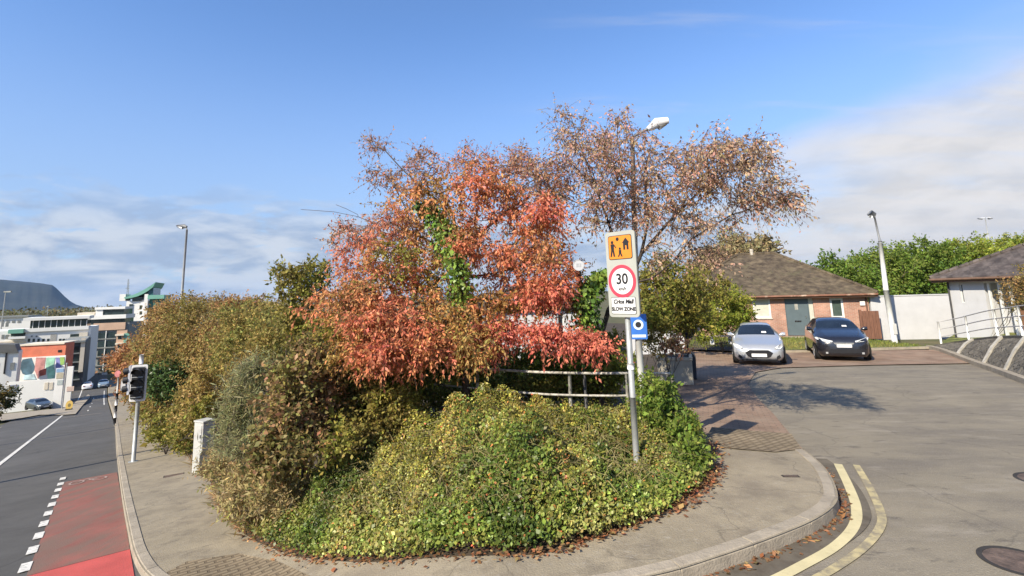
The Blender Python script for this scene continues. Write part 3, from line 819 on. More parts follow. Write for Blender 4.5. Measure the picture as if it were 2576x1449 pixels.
def round_sign():
    b = at(1466, 870, 9.35); b.z = T(b.x, b.y)
    o = thing('round_sign', 'small round white sign half hidden in the red tree', 'road sign', b, R(-8))
    z = at(1463, 670, 9.35).z-b.z
    MB().tube([(0, 0, -0.2), (0, 0, z+0.05)], 0.03, 10).build('post', pm('dark_post', (0.05, 0.05, 0.05), 0.6), o, True)
    d = MB().disc_y(0, z, 0.095, -0.46, -0.435, 30).build('disc', pm('grey_white', (.40, .41, .43), .5, .08, 9), o)
    MB().tube([(0, -.43, z), (0, 0, z)], .015, 8).build('bracket', GALV, o)
    MB().ring_y(0, z, 0.085, 0.098, -0.464, -0.4605).build('rim', pm('sign_grey', (0.35, 0.36, 0.38)), d)
    mb = MB()
    for x in (-0.04, -0.012, 0.02): mb.box(x, x+0.02, -0.464, -0.4605, z-0.03, z+0.03)
    mb.build('grey_marks', pm('sign_grey', (0.35, 0.36, 0.38)), d)
round_sign()
# --- traffic signal
def traffic_light():
    b = base_at(335, 1162)
    o = thing('traffic_light', 'traffic light with three unlit lamps and a white-edged backing board', 'traffic light', b, R(17))
    k = b.y/F_; hz = 765.5; zz = lambda py: (hz-py)*k*1.0+CH-b.z
    z0, z1 = zz(994), zz(909)
    MB().tube([(0, 0, -0.2), (0, 0, z1+0.26)], 0.057, 14).build('pole', GALV, o, True)
    MB().tube([(0, 0, z1+0.02), (0, 0, z1+0.30)], 0.06, 12).build('pole_cap', SWHITE, o, True)
    w = 0.22
    bd = MB().rbox(-w, w, -0.09, -0.07, z0, z1, 0.05, 4).build('backing_board', SWHITE, o)
    MB().rbox(-w+0.045, w-0.045, -0.095, -0.0905, z0+0.05, z1-0.05, 0.03).build('board_face', pm('board_grey', (0.33, 0.34, 0.34), 0.6), bd)
    hd = MB().rbox(-0.16, 0.16, -0.2, -0.0955, z0+0.09, z1-0.07, 0.04).build('head', DARKPL, o)
    n = 3; hh = (z1-z0-0.2)/3
    for i in range(3):
        cz = z0+0.12+hh*(i+0.5)
        MB().disc_y(0, cz, 0.12, -0.21, -0.2005, 26).build('lens', pm('dark_lens', (0.02, 0.02, 0.025), 0.15), hd)
        v = MB(); m = 14
        for j in range(m+1):
            a = R(-10+200*j/m); c, s_ = math.cos(a), math.sin(a)
            for r, y in ((0.135, -0.2005), (0.135, -0.42+0.08*(1-s_)), (0.128, -0.42+0.08*(1-s_)), (0.128, -0.2005)): v.v.append((r*c, y, cz+r*s_))
        for j in range(m):
            for q in range(3): v.f.append((4*j+q, 4*j+q+1, 4*j+5+q, 4*j+4+q))
        fix_normals(v.build('visor', DARKPL, hd))
        MB().rbox(-0.15, 0.15, -0.205, -0.2002, cz-hh*0.5+0.01, cz-hh*0.5+0.03, 0.008).build('seam', pm('board_grey', (0.33, 0.34, 0.34)), hd)
    s2 = MB().rbox(-0.03, 0.03, -0.05, 0.10, z0+0.2, z1-0.02, 0.02).build('side_head', pm('side_grey', (0.42, 0.43, 0.46), 0.5), o, loc=(-0.30, 0.06, 0))
    for i in range(3):
        MB().tube([(-0.03, 0.02, z0+0.38+0.27*i), (-0.16, 0.02, z0+0.36+0.27*i)], 0.10, 14).build('visor', DARKPL, s2)
    MB().box(-0.3, 0.0, 0.0, 0.05, z0+0.5, z0+0.55).build('bracket', GALV, o)
    MB().tube([(0, 0, 0.0), (0, 0, 0.02)], 0.13, 14).build('base_plate', GALV, o)
traffic_light()
# --- lamp columns
LAMPG = pm('lamp_grey', (0.17, 0.175, 0.18), 0.5, 0.1, 3)
LENS = pm('lamp_lens', (0.75, 0.76, 0.78), 0.2, 0.03, 3)
def lamp_left():
    Y = 30.0; p = at(447, 870, Y); g = T(p.x, p.y)
    o = thing('street_lamp', 'tall grey street lamp rising behind the tan hedge', 'street lamp', (p.x, p.y, g))
    zt = at(470, 578, Y).z-g; xt = at(470, 578, Y).x-p.x
    MB().tube([(0, 0, -0.3), (xt*0.4, 0, zt*0.5), (xt, 0, zt)], [0.10, 0.075, 0.055], 10).build('column', pm('pale_column', (.42, .43, .44), .6, .1, 3), o, True)
    MB().tube([(xt, 0, zt), (xt-0.06, 0, zt+0.16), (xt-0.25, 0, zt+0.2)], 0.04, 8).build('arm', LAMPG, o, True)
    h = MB().tube([(xt-0.02, 0, zt+0.17), (xt-0.18, 0, zt+0.21), (xt-0.62, 0, zt+0.26)], [0.07, 0.13, 0.05], 10).build('lamp_head', LAMPG, o, True)
    MB().tube([(xt-0.25, 0, zt+0.13), (xt-0.55, 0, zt+0.2)], [0.10, 0.06], 10).build('lens', LENS, h, True)
lamp_left()
def lamp_right():
    b = base_at(2250, 860, 0)
    o = thing('street_lamp', 'white stepped lamp column in front of the white boundary wall', 'street lamp', b)
    k = b.y/F_; zt = at(2193, 540, b.y).z-b.z; zs = at(2213, 612, b.y).z-b.z
    xl = lambda px, py: at(px, py, b.y).x-b.x
    MB().tube([(0, 0, -0.2), (xl(2228, 730), 0, at(2228, 730, b.y).z-b.z)], [0.14, 0.13], 12).tube([(xl(2228, 730), 0, at(2228, 730, b.y).z-b.z), (xl(2214, 615), 0, zs)], [0.12, 0.10], 12).build('column', WPOLE, o, True)
    MB().tube([(xl(2214, 615), 0, zs), (xl(2200, 552), 0, zt-0.15)], [0.06, 0.045], 10).build('upper_column', LAMPG, o, True)
    MB().tube([(xl(2214, 612), 0, zs-0.03), (xl(2213, 607), 0, zs+0.12)], 0.10, 10).build('collar', LAMPG, o, True)
    x = xl(2193, 540)
    h = MB().tube([(x+0.10, 0, zt-0.14), (x+0.05, 0, zt-0.05), (x-0.12, 0, zt+0.12)], [0.07, 0.19, 0.17], 12).build('lamp_head', LAMPG, o, True)
    MB().tube([(x-0.13, -0.02, zt-0.02), (x-0.02, -0.02, zt-0.12)], [0.12, 0.11], 12).build('lens', LENS, h, True)
    MB().box(-0.1, 0.1, -0.16, -0.13, 0.4, 0.95).build('access_door', WPOLE, o)
lamp_right()
def lamp_tree():
    Y = 10.9; p = at(1606, 940, Y); g = T(p.x, p.y)
    o = thing('street_lamp', 'pale street lamp head poking out of the top of the brown tree', 'street lamp', (p.x, p.y, g))
    a = at(1590, 345, Y); r = lambda q: (q.x-p.x, q.y-p.y, q.z-g)
    MB().tube([(0, 0, -0.2), r(at(1597, 640, Y)), r(a)], [0.08, 0.06, 0.045], 10).build('column', LAMPG, o, True)
    MB().tube([r(a), r(at(1640, 318, Y))], 0.03, 8).build('arm', LAMPG, o, True)
    h0, h1, h2 = at(1628, 326, Y), at(1652, 311, Y), at(1679, 303, Y)
    h = MB().tube([r(h0), r(h1+Vector((0, 0, 0.01))), r(h2)], [0.05, 0.12, 0.075], 12).build('lamp_head', pm('lamp_white', (0.62, 0.62, 0.63), 0.4, 0.05, 3), o, True)
    MB().tube([r(h1+Vector((0.02, 0, -0.07))), r(h2+Vector((-0.05, 0, -0.055)))], [0.09, 0.055], 10).build('lens', pm('lens_brown', (0.45, 0.40, 0.33), 0.25), h, True)
lamp_tree()
def lamps_opposite():
    for i, (px, py, h) in enumerate(((296, 1156, 8.4), (284, 1076, 8.4))):
        tip = G(px, py, 0.0); k = TOSUN; hz = math.hypot(k.x, k.y)
        L = h/k.z*hz; L *= 0.92
        q = Vector((tip.x+k.x/hz*L, tip.y+k.y/hz*L, 0)); g = T(q.x, q.y)
        o = thing('street_lamp', ('street lamp across the road whose shadow crosses the lane before the cycle lane', 'street lamp across the road whose thin shadow crosses further down')[i], 'street lamp', (q.x, q.y, g))
        MB().tube([(0, 0, -.2), (0, 0, h)], [.17, .12], 10).build('column', GALV, o, True)
        MB().tube([(0, 0, h-.05), (.3, -.4, h+.1)], [.16, .12], 8).build('lamp_head', LAMPG, o, True)
lamps_opposite()
def lamp_twin():
    Y = 60.0; p = at(2486, 600, Y); g = T(p.x, p.y)
    o = thing('street_lamp', 'distant slim white twin-headed lamp above the green trees', 'street lamp', (p.x, p.y, g))
    zt = at(2486, 548, Y).z-g
    MB().tube([(0, 0, 0), (0, 0, zt)], [0.09, 0.035], 8).build('column', pm('bright_white', (0.8, 0.8, 0.8), 0.5, 0.02, 3), o, True)
    for s_ in (-1, 1):
        MB().tube([(0, 0, zt), (s_*0.35, 0, zt+0.06), (s_*0.7, 0, zt-0.02)], 0.02, 6).build('arm', pm('bright_white', (0.8, 0.8, 0.8)), o, True)
        MB().tube([(s_*0.35, 0, zt-0.12), (s_*0.9, 0, zt-0.06)], [0.10, 0.05], 8).build('lamp_head', LAMPG, o, True)
lamp_twin()
# --- feeder pillar
def pillar():
    b = base_at(508, 1186)
    o = thing('feeder_pillar', 'rust-streaked white utility cabinet at the back of the footpath', 'cabinet', b, R(-26))
    st = add_layer(pm('stained_white', (0.40, 0.40, 0.37), 0.6, 0.08, 3), 7, (0.22, 0.11, 0.05), 0.58, 0.72, 0.8)
    add_layer(st, 5, (0.30, 0.31, 0.31), 0.45, 0.65, 0.6)
    h = 113*b.y/F_
    s = bevel(MB().prism_xz([(-0.12, 0.0), (0.10, 0.0), (0.11, 0.42), (0.18, 0.55), (0.18, h), (-0.18, h), (-0.17, 0.0)], -0.16, 0.16).build('casing', st, o), 0.012)
    bevel(MB().box(-0.195, 0.195, -0.175, 0.175, h+0.002, h+0.045).build('cap', st, o), 0.01)
    d = MB().box(-0.14, 0.14, -0.174, -0.1605, 0.6, h-0.07).build('door', st, o)
    MB().box(0.10, 0.125, -0.185, -0.1745, 0.85, 0.93).build('handle', DARKPL, d)
pillar()
# --- banded post with round sign down the hill
def banded():
    b = base_at(288, 1066); k = b.y/F_
    o = thing('banded_post', 'black and white banded post carrying a faded red sign', 'road sign', b)
    h = 3.2; n = 6
    for i in range(5): MB().tube([(0, 0, i*0.36-(0.2 if i == 0 else 0)), (0, 0, (i+1)*0.36)], 0.075, 12).build('black_band' if i % 2 == 0 else 'white_band', SBLACK if i % 2 == 0 else SWHITE, o, True)
    MB().tube([(0, 0, 1.8), (0, 0, h)], 0.05, 10).build('pole', GALV, o, True)
    n = 8; pts = [(0.21*math.cos(R(22.5+45*i)), h-0.25+0.21*math.sin(R(22.5+45*i))) for i in range(n)]
    p = MB().prism_xz(pts, -0.09, -0.065).build('sign_face', pm('faded_red', (0.42, 0.15, 0.15), 0.6, 0.2, 4), o)
    q = MB().rbox(-0.01, 0.43, -0.02, 0.02, h-1.28, h-0.55, 0.06).build('side_sign', GALV, o); q.rotation_euler = (0, 0, R(25)); q.location = (0.18, 0, 0)
    MB().disc_y(0.14, h-0.92, 0.13, -0.03, -0.0205, 24, 0.30).build('white_disc', SWHITE, q)
    MB().disc_y(0.32, h-0.85, 0.09, -0.03, -0.0205, 20, 0.24).build('dark_disc', pm('navy_disc', (0.04, 0.05, 0.09)), q)
banded()
# --- guard rail in the corner planting
def guard_rail():
    pts = [at(1090, 920, 10.6), at(1200, 927, 10.0), at(1350, 936, 9.15), at(1480, 939, 8.95), at(1575, 939, 8.9), at(1690, 940, 9.4)]
    b = pts[2].copy(); b.z = T(b.x, b.y)
    o = thing('guard_rail', 'weathered two-bar guard rail overgrown with climbers above the ground cover', 'guard rail', b)
    top = [Vector(q) for q in catmull(pts, 5)]
    wood = add_layer(pm('rail_paint', (0.42, 0.40, 0.35), 0.7, 0.1, 4), 9, (0.13, 0.12, 0.09), 0.46, 0.62, 0.85)
    MB().tube([q-b for q in top], 0.022, 8).build('top_rail', wood, o, True)
    MB().tube([q-b-Vector((0, 0, 0.36)) for q in top], 0.019, 8).build('lower_rail', wood, o, True)
    for q in (pts[1], pts[2]+Vector((0.55, -0.1, 0)), pts[4], pts[5]):
        MB().tube([(q.x-b.x, q.y-b.y, T(q.x, q.y)-b.z-0.2), (q.x-b.x, q.y-b.y, q.z-b.z)], 0.03, 8).build('post', wood, o, True)
guard_rail()
# --- planter, dark block, bench, basket
def planter():
    b = base_at(1700, 968, 0)
    o = thing('planter', 'square grey concrete planter with yellowing plants by the parking court', 'planter', b, R(-18))
    cm = add_layer(pm('planter_concrete', (0.36, 0.33, 0.265), 0.9, 0.15, 3, 0.4), 3.2, (0.34, 0.31, 0.25), 0.55, 0.7, 0.6)
    h = 0.78; w = 0.5
    mb = MB().prism([(-w, 0), (w, 0), (w, 2*w), (-w, 2*w)], -0.05, h-0.08)
    bx = bevel(mb.build('box', cm, o), 0.02)
    r = MB()
    for a in (((-w-0.02, w+0.02, -0.02, 0.08)), ((-w-0.02, w+0.02, 2*w-0.08, 2*w+0.02)), ((-w-0.02, -w+0.08, 0.081, 2*w-0.081)), ((w-0.08, w+0.02, 0.081, 2*w-0.081))):
        r.box(*a, h-0.078, h)
    r.build('rim', pm('rim_concrete', (0.42, 0.38, 0.30), 0.9, 0.15, 4), o)
    MB().box(-w+0.085, w-0.085, 0.085, 2*w-0.085, h-0.0795, h-0.03).build('soil', SOIL, o)
planter()
def dark_block():
    b = base_at(1757, 962, 0); b += Vector((-0.05, 0.75, 0))
    o = thing('slotted_block', 'dark round-topped block tucked behind the concrete planter', 'bin', b, R(-20))  # dark round-topped solid with a slot, set behind the planter
    pts = [(-0.24, 0), (0.24, 0), (0.26, 0.6)]+[(0.26*math.cos(R(a)), 0.6+0.26*math.sin(R(a))) for a in range(15, 180, 15)]+[(-0.26, 0.6)]
    MB().prism_xz(pts, -0.22, 0.22).build('body', pm('block_dark', (0.02, 0.025, 0.035), 0.5), o)
    MB().box(-0.16, 0.16, -0.235, -0.2205, 0.55, 0.68).build('slot', SBLACK, o)
    MB().box(-0.255, 0.255, -0.23, 0.23, 0.002, 0.04).build('plinth', SBLACK, o)
dark_block()
def bench():
    b = base_at(1812, 868, 0.06)
    o = thing('garden_bench', 'low white bench beside the silver car', 'bench', b, R(-8))
    k = b.y/F_
    wd = pm('bench_paint', (0.66, 0.64, 0.6), 0.7, 0.12, 5)
    for x in (-0.42, 0.52): MB().box(x-0.06, x+0.06, -0.2, 0.2, -0.1, 0.44).build('leg', wd, o)
    mb = MB()
    for i in range(3): mb.box(-0.5, 0.75, -0.21+0.15*i, -0.09+0.15*i, 0.442, 0.49)
    mb.build('seat', pm('bench_slat', (0.40, 0.36, 0.30), 0.8, 0.2, 8), o)
    mb = MB()
    for i in range(2): mb.box(-0.3, 0.8, 0.25, 0.29, 0.56+0.13*i, 0.65+0.13*i)
    for x in (-0.2, 0.6): mb.box(x, x+0.05, 0.212, 0.249, 0.30, 0.78)
    mb.build('backrest', pm('bench_slat', (0.4, 0.36, 0.3)), o)
bench()
# --- covers let into the ground
IRON = pm('cast_iron', (0.085, 0.06, 0.045), 0.7, 0.3, 8, 0.5, col2=(0.15, 0.105, 0.08))
def cover(px, py, r, label, dz, sq=None):
    b = G(px, py, dz)
    o = thing('access_cover', label, 'drain cover', b)
    if sq:
        o.rotation_euler = (0, 0, sq[2])
        MB().box(-sq[0], sq[0], -sq[1], sq[1], -0.03, 0.008).build('lid', IRON, o)
        MB().box(-sq[0]-0.02, sq[0]+0.02, -sq[1]-0.02, sq[1]+0.02, -0.03, 0.004).build('frame', pm('iron_dark', (0.03, 0.026, 0.022), 0.8), o)
    else:
        n = 40; MB().prism([(r*math.cos(2*math.pi*i/n), r*math.sin(2*math.pi*i/n)) for i in range(n)], -0.03, 0.006).build('lid', IRON, o)
        k = MB()
        for i in range(n):
            a = 2*math.pi*i/n
            for rr, z in ((r+0.002, -0.03), (r+0.002, 0.008), (r+0.045, 0.008), (r+0.045, -0.03)): k.v.append((rr*math.cos(a), rr*math.sin(a), z))
        for i in range(n):
            j = (i+1) % n
            for q in range(3): k.f.append((4*i+q, 4*i+q+1, 4*j+q+1, 4*j+q))
        fix_normals(k.build('frame', pm('iron_dark', (0.03, 0.026, 0.022), 0.8), o))
cover(2560, 1413, 0.24, 'round rusty manhole cover in the street, nearest the camera', -0.02)
cover(2628, 1209, 0.26, 'round manhole cover further up the street at the picture edge', -0.02)
cover(1988, 1198, 0, 'small dark gully slot in the pale footpath', 0.105, (0.085, 0.02, R(-5)))
cover(437, 1196, 0, 'small iron stopcock lid in the footpath by the cabinet', 0.105, (0.2, 0.09, R(30)))

# ================================================================ CARS
def interp(t, tab):
    a = np.array(tab); return np.interp(t, a[:, 0], a[:, 1])
def smooth(v, k=2):
    v = np.array(v, float)
    for _ in range(k):
        w = v.copy(); w[1:-1] = 0.25*v[:-2]+0.5*v[1:-1]+0.25*v[2:]; v = w
    return v
def car(label, b, rz, paint, L=4.2, W=1.76, H=1.32, style='coupe', group=None, simple=False, dark_lamps=False):
    """front of the car at the local origin, facing -Y"""
    o = thing('parked_car', label, 'car', b, rz, group)
    q = L/4.2; hz = H/1.32
    y = np.concatenate([np.linspace(0, 0.35, 8), np.linspace(0.45, 1.25, 8), np.linspace(1.35, 3.8, 26), np.linspace(3.9, 4.2, 6)])
    if style == 'coupe':
        top = [(0, .50), (.06, .60), (.2, .68), (.6, .76), (1.1, .86), (1.32, .92), (1.9, 1.22), (2.25, 1.31), (2.6, 1.32), (3.0, 1.26), (3.6, 1.05), (3.95, .97), (4.15, .85), (4.2, .6)]
        belt = [(0, .46), (.06, .55), (.2, .62), (.6, .71), (1.1, .80), (1.32, .85), (2.2, .88), (3.3, .92), (3.95, .90), (4.15, .8), (4.2, .55)]
        roofw = [(0, .30), (.2, .48), (1.1, .62), (1.32, .66), (1.9, .52), (2.3, .49), (2.8, .49), (3.6, .56), (4.2, .5)]
        ws, we = 1.32, 2.0
    else:
        top = [(0, .58), (.06, .70), (.2, .78), (.6, .88), (1.0, .96), (1.12, .99), (1.7, 1.23), (2.05, 1.31), (2.6, 1.32), (3.2, 1.28), (3.8, 1.05), (4.0, .98), (4.15, .88), (4.2, .6)]
        belt = [(0, .52), (.06, .62), (.2, .70), (.6, .80), (1.0, .87), (1.12, .89), (2.2, .92), (3.3, .95), (3.95, .92), (4.15, .8), (4.2, .55)]
        roofw = [(0, .32), (.2, .5), (1.0, .64), (1.12, .68), (1.7, .58), (2.1, .53), (2.8, .52), (3.6, .56), (4.2, .5)]
        ws, we = 1.12, 1.78
    wide = [(0, .50), (.04, .62), (.12, .72), (.3, .80), (.7, .865), (1.2, .88), (3.2, .88), (3.8, .85), (4.1, .74), (4.2, .62)]
    bot = [(0, .24), (.1, .19), (.5, .18), (3.8, .2), (4.2, .3)]
    tz, bz = interp(y, top)*hz, interp(y, belt)*hz
    rw, ww, lo = interp(y, roofw)*W/1.76, interp(y, wide)*W/1.76, interp(y, bot)
    tz, bz, rw, ww = smooth(tz, 1), smooth(bz, 1), smooth(rw, 1), smooth(ww, 1)
    rings = []
    for i in range(len(y)):
        cab = max(0.0, tz[i]-bz[i]-0.1)
        w, s = ww[i], bz[i]
        zs = [(w*0.90, lo[i]), (w*0.985, lo[i]+0.12), (w, lo[i]+(s-lo[i])*0.55), (w*0.985, lo[i]+(s-lo[i])*0.82), (w*0.94, s),
              (w*0.94*0.35+rw[i]*0.65 if cab < 0.05 else w*0.93+(rw[i]-w*0.93)*0.12, s+(tz[i]-s)*(0.55 if cab < 0.05 else 0.10)),
              (rw[i]*(1.0 if cab < .05 else 1.04), s+(tz[i]-s)*(0.85 if cab < 0.05 else 0.86)), (rw[i]*0.86, tz[i]-(0.02 if cab > .05 else 0.012)), (rw[i]*0.5, tz[i]-0.004), (0, tz[i])]
        rings.append([(x, y[i]*q, z) for x, z in zs])
    npf = len(rings[0]); body, glass_s, glass_t, glass_f, glass_r = MB(), MB(), MB(), MB(), MB()
    allv = []; idx = {}
    for i, r in enumerate(rings):
        for side in (1, -1):
            for j, p in enumerate(r):
                idx[(i, side, j)] = len(allv); allv.append((p[0]*side, p[1], p[2]))
    for mb in (body, glass_s, glass_t, glass_f, glass_r): mb.v = list(allv)
    for i in range(len(y)-1):
        ym = (y[i]+y[i+1])/2; cab = (tz[i]-bz[i]) > 0.14 and (tz[i+1]-bz[i+1]) > 0.14
        for side in (1, -1):
            for j in range(npf-1):
                f = (idx[(i, side, j)], idx[(i+1, side, j)], idx[(i+1, side, j+1)], idx[(i, side, j+1)])
                tgt = body
                pill = False
                if cab and j == 5 and we*0.96 < ym < 3.45 and not pill: tgt = glass_s if side == 1 else glass_t
                if ws-0.02 < ym < we and j >= 6: tgt = glass_f
                if (3.0 if style == 'coupe' else 3.3) < ym < 3.75 and j >= 7: tgt = glass_r
                tgt.f.append(f if side == 1 else f[::-1])
    for i, cap in ((0, 1), (len(y)-1, -1)):
        f = [idx[(i, 1, j)] for j in range(npf)]+[idx[(i, -1, j)] for j in range(npf-2, -1, -1)]
        body.f.append(tuple(f if cap == 1 else f[::-1]))
    f = [idx[(i, 1, 0)] for i in range(len(y))]+[idx[(i, -1, 0)] for i in range(len(y)-1, -1, -1)]
    body.f.append(tuple(f))
    def clean(ob):
        import bmesh
        bm = bmesh.new(); bm.from_mesh(ob.data)
        bmesh.ops.delete(bm, geom=[v for v in bm.verts if not v.link_faces], context='VERTS')
        bmesh.ops.remove_doubles(bm, verts=bm.verts, dist=0.0008)
        bmesh.ops.recalc_face_normals(bm, faces=bm.faces); bm.to_mesh(ob.data); bm.free(); return ob
    bo = clean(body.build('body', paint, o, True))
    clean(glass_f.build('windscreen', GLASSD, o, True)); clean(glass_s.build('side_window', GLASSD, o, True)); clean(glass_t.build('side_window', GLASSD, o, True)); clean(glass_r.build('rear_window', GLASSD, o, True))
    # wheels
    wr = 0.315
    for wy in (0.78*q, 3.42*q):
        for s in (-1, 1):
            x = s*(W/2-0.11)
            t = MB().tube([(x-s*0.10, wy, wr), (x+s*0.105, wy, wr)], wr, 22).build('wheel', RUBBER, o, True)
            if not simple:
                MB().tube([(x+s*0.1055, wy, wr), (x+s*0.112, wy, wr)], wr*0.66, 18).build('rim', pm('alloy', (0.45, 0.45, 0.46), 0.35, 0.1, 5, metal=0.6), t, True)
                ar = MB(); n = 18
                for k in range(n+1):
                    a = math.pi*k/n; c, d = math.cos(a), math.sin(a)
                    for rr in (wr*1.02, wr*1.16): ar.v.append((s*(W/2-0.004), wy+rr*c, wr+rr*d))
                for k in range(n): ar.f.append((2*k, 2*k+1, 2*k+3, 2*k+2))
                MB_o = ar.build('wheel_arch', RUBBER, o)
    # front: lamps, grille, plate
    fx = lambda yy: float(np.interp(yy, y, ww))
    LAMP = pm('headlamp', (0.70, 0.72, 0.72), 0.12, 0.06, 8, spec=0.7)
    for s in (-1, 1):
        if style == 'coupe':
            pts = [(.52, .60), (.66, .69), (.78, .745), (.82, .70), (.79, .62), (.70, .56), (.58, .55)]
        else:
            pts = [(.34, .655), (.55, .70), (.80, .765), (.845, .74), (.80, .69), (.60, .635), (.36, .615)]
        lm = MB(); n = len(pts); vs = []
        for dy in (0.0, 0.05):
            for x, z in pts:
                zz = z*hz*1.0; x_ = x*W/1.76
                # follow the rounded corner of the nose
                yy = float(np.interp(x_+0.01, ww[:9], y[:9])) if x_ > ww[0] else 0.0
                vs.append((s*x_, yy*q-0.014+dy, zz))
        lm.add(vs, [tuple(range(n)), tuple(range(2*n-1, n-1, -1))]+[(i, n+i, n+(i+1) % n, (i+1) % n) for i in range(n)])
        fix_normals(lm.build('headlight', LAMP, o))
    if style == 'coupe':
        g = [(-.44, .40), (-.30, .49), (.30, .49), (.44, .40), (.36, .28), (.26, .235), (-.26, .235), (-.36, .28)]
        g = [(x*1.08, z*hz+0.03) for x, z in g]
        MB().prism_xz(g, -0.02, 0.08).build('grille', DARKPL, o)
        for s in (-1, 1):
            MB().prism_xz([(s*.56, .33), (s*.70, .40), (s*.735, .30), (s*.60, .23)], 0.03 if True else 0, 0.2).build('fog_lamp_recess', DARKPL, o)
        MB().prism_xz([(-.62, .205), (.62, .205), (.56, .175), (-.56, .175)], -0.012, 0.2).build('splitter', DARKPL, o)
        pz = 0.385
    else:
        g = [(-.36, .60), (.36, .60), (.30, .54), (-.30, .54)]
        MB().prism_xz([(x, z*hz) for x, z in g], -0.012, 0.1).build('grille', pm('grille_chrome', (0.42, 0.42, 0.40), 0.3, 0.2, 20, metal=0.7), o)
        MB().prism_xz([(x, z*hz) for x, z in [(-.5, .40), (.5, .40), (.56, .27), (-.56, .27)]], -0.010, 0.1).build('lower_grille', DARKPL, o)
        for s in (-1, 1):
            MB().prism_xz([(s*.58, .37), (s*.66, .37), (s*.66, .30), (s*.58, .30)], 0.0, 0.2).build('fog_lamp', pm('fog_glass', (0.3, 0.3, 0.3), 0.15), o)
        pz = 0.50*hz
    pl = MB().rbox(-0.26, 0.26, -0.035, -0.0205, pz-0.058, pz+0.058, 0.015).build('number_plate', SWHITE, o)
    if not simple:
        for s in (-1, 1):
            m = MB().tube([(s*(W/2-0.10), (ws+0.25)*q, bz[20]+0.05), (s*(W/2+0.02), (ws+0.22)*q, bz[20]+0.08), (s*(W/2+0.12), (ws+0.22)*q, bz[20]+0.09)], [0.03, 0.09, 0.07], 10).build('mirror', paint, o, True)
        MB().box(-0.42, 0.42, -0.03 if False else (ws-0.03)*q, (ws)*q+0.02, 0, 0.01)
        st = MB().add([(0.20, (ws+0.12)*q, interp(ws+0.12, top)*hz+0.012), (0.38, (ws+0.12)*q, interp(ws+0.12, top)*hz+0.008), (0.37, (ws+0.22)*q, interp(ws+0.22, top)*hz+0.008), (0.21, (ws+0.22)*q, interp(ws+0.22, top)*hz+0.012)], [(0, 1, 2, 3)])
        st.build('windscreen_stickers', SWHITE, o)
    for s in (-1, 1):
        MB().box(s*0.55-0.14, s*0.55+0.14, 4.13*q, 4.22*q, 0.72*hz, 0.84*hz).build('tail_light', pm('tail_red', (0.35, 0.01, 0.01), 0.2), o)
    return o
SILVER = pm('silver_paint', (0.43, 0.44, 0.45), 0.28, 0.06, 30, metal=0.45, coat=1.0)
BLACKP = pm('black_paint', (0.012, 0.012, 0.016), 0.25, 0.1, 3, coat=1.0)
GREYP = pm('dark_grey_paint', (0.05, 0.06, 0.065), 0.25, 0.1, 3, coat=1.0)
WHITEP = pm('white_car_paint', (0.72, 0.72, 0.72), 0.3, 0.04, 3, coat=1.0)
BLUEP = pm('blue_grey_paint', (0.16, 0.22, 0.28), 0.3, 0.06, 3, coat=1.0)
b = G(1912, 920); car('silver low coupe with a wide oval grille parked in front of the bungalow', b, R(-23), SILVER, 4.2, 1.88, 1.46, 'coupe', 'cars parked in front of the bungalow')
b = G(2128, 910); car('black hatchback with slim headlights parked nearest the white wall', b, R(-23), BLACKP, 4.3, 1.98, 1.62, 'hatch', 'cars parked in front of the bungalow')
b = G(132, 1029); car('dark grey car parked on the left of the hill below the mural', b+Vector((0, -1.0, 0)), R(62), GREYP, 4.2, 1.76, 1.45, 'hatch', None, True)
b = G(219, 981); car('white car driving away at the foot of the hill', Vector((b.x-2.6, b.y+3.3, T(b.x-2.6, b.y+3.3)+0.01)), R(218), WHITEP, 4.2, 1.8, 1.5, 'hatch', 'cars at the foot of the hill', True)
b = G(259, 977); car('blue grey car coming up from under the bridge', Vector((b.x, b.y, T(b.x, b.y)+0.01)), R(38), BLUEP, 4.2, 1.8, 1.5, 'hatch', 'cars at the foot of the hill', True)
b = G(279, 977); car('black car in the shadow under the bridge trees', Vector((b.x+0.8, b.y+6, T(b.x, b.y)+0.01)), R(38), BLACKP, 4.2, 1.8, 1.6, 'hatch', 'cars at the foot of the hill', True)
# ================================================================ BUILDINGS
def on_wall(o, rz, px, py):
    """local (x, z) where a sight line meets the upright front plane of a building"""
    n = np.array([math.sin(rz), -math.cos(rz), 0]); a = np.array([math.cos(rz), math.sin(rz), 0])
    d = ray(px, py); c = np.array([0, 0, CH]); oo = np.array(o)
    k = n@(oo-c)/(n@d); p = c+d*k-oo
    return float(p@a), float(p[2])
def wall_open(mb, x0, x1, z0, z1, ops, y=0.0, dep=0.12):
    xs = sorted({x0, x1, *[v for q in ops for v in (q[0], q[1])]}); zs = sorted({z0, z1, *[v for q in ops for v in (q[2], q[3])]})
    for i in range(len(xs)-1):
        for j in range(len(zs)-1):
            cx, cz = (xs[i]+xs[i+1])/2, (zs[j]+zs[j+1])/2
            if any(q[0] < cx < q[1] and q[2] < cz < q[3] for q in ops): continue
            mb.add([(xs[i], y, zs[j]), (xs[i+1], y, zs[j]), (xs[i+1], y, zs[j+1]), (xs[i], y, zs[j+1])], [(0, 1, 2, 3)])
    for q in ops:
        a, b, c, d = q[:4]
        mb.add([(a, y, c), (b, y, c), (b, y, d), (a, y, d), (a, y+dep, c), (b, y+dep, c), (b, y+dep, d), (a, y+dep, d)], [(0, 4, 5, 1), (1, 5, 6, 2), (2, 6, 7, 3), (3, 7, 4, 0)])
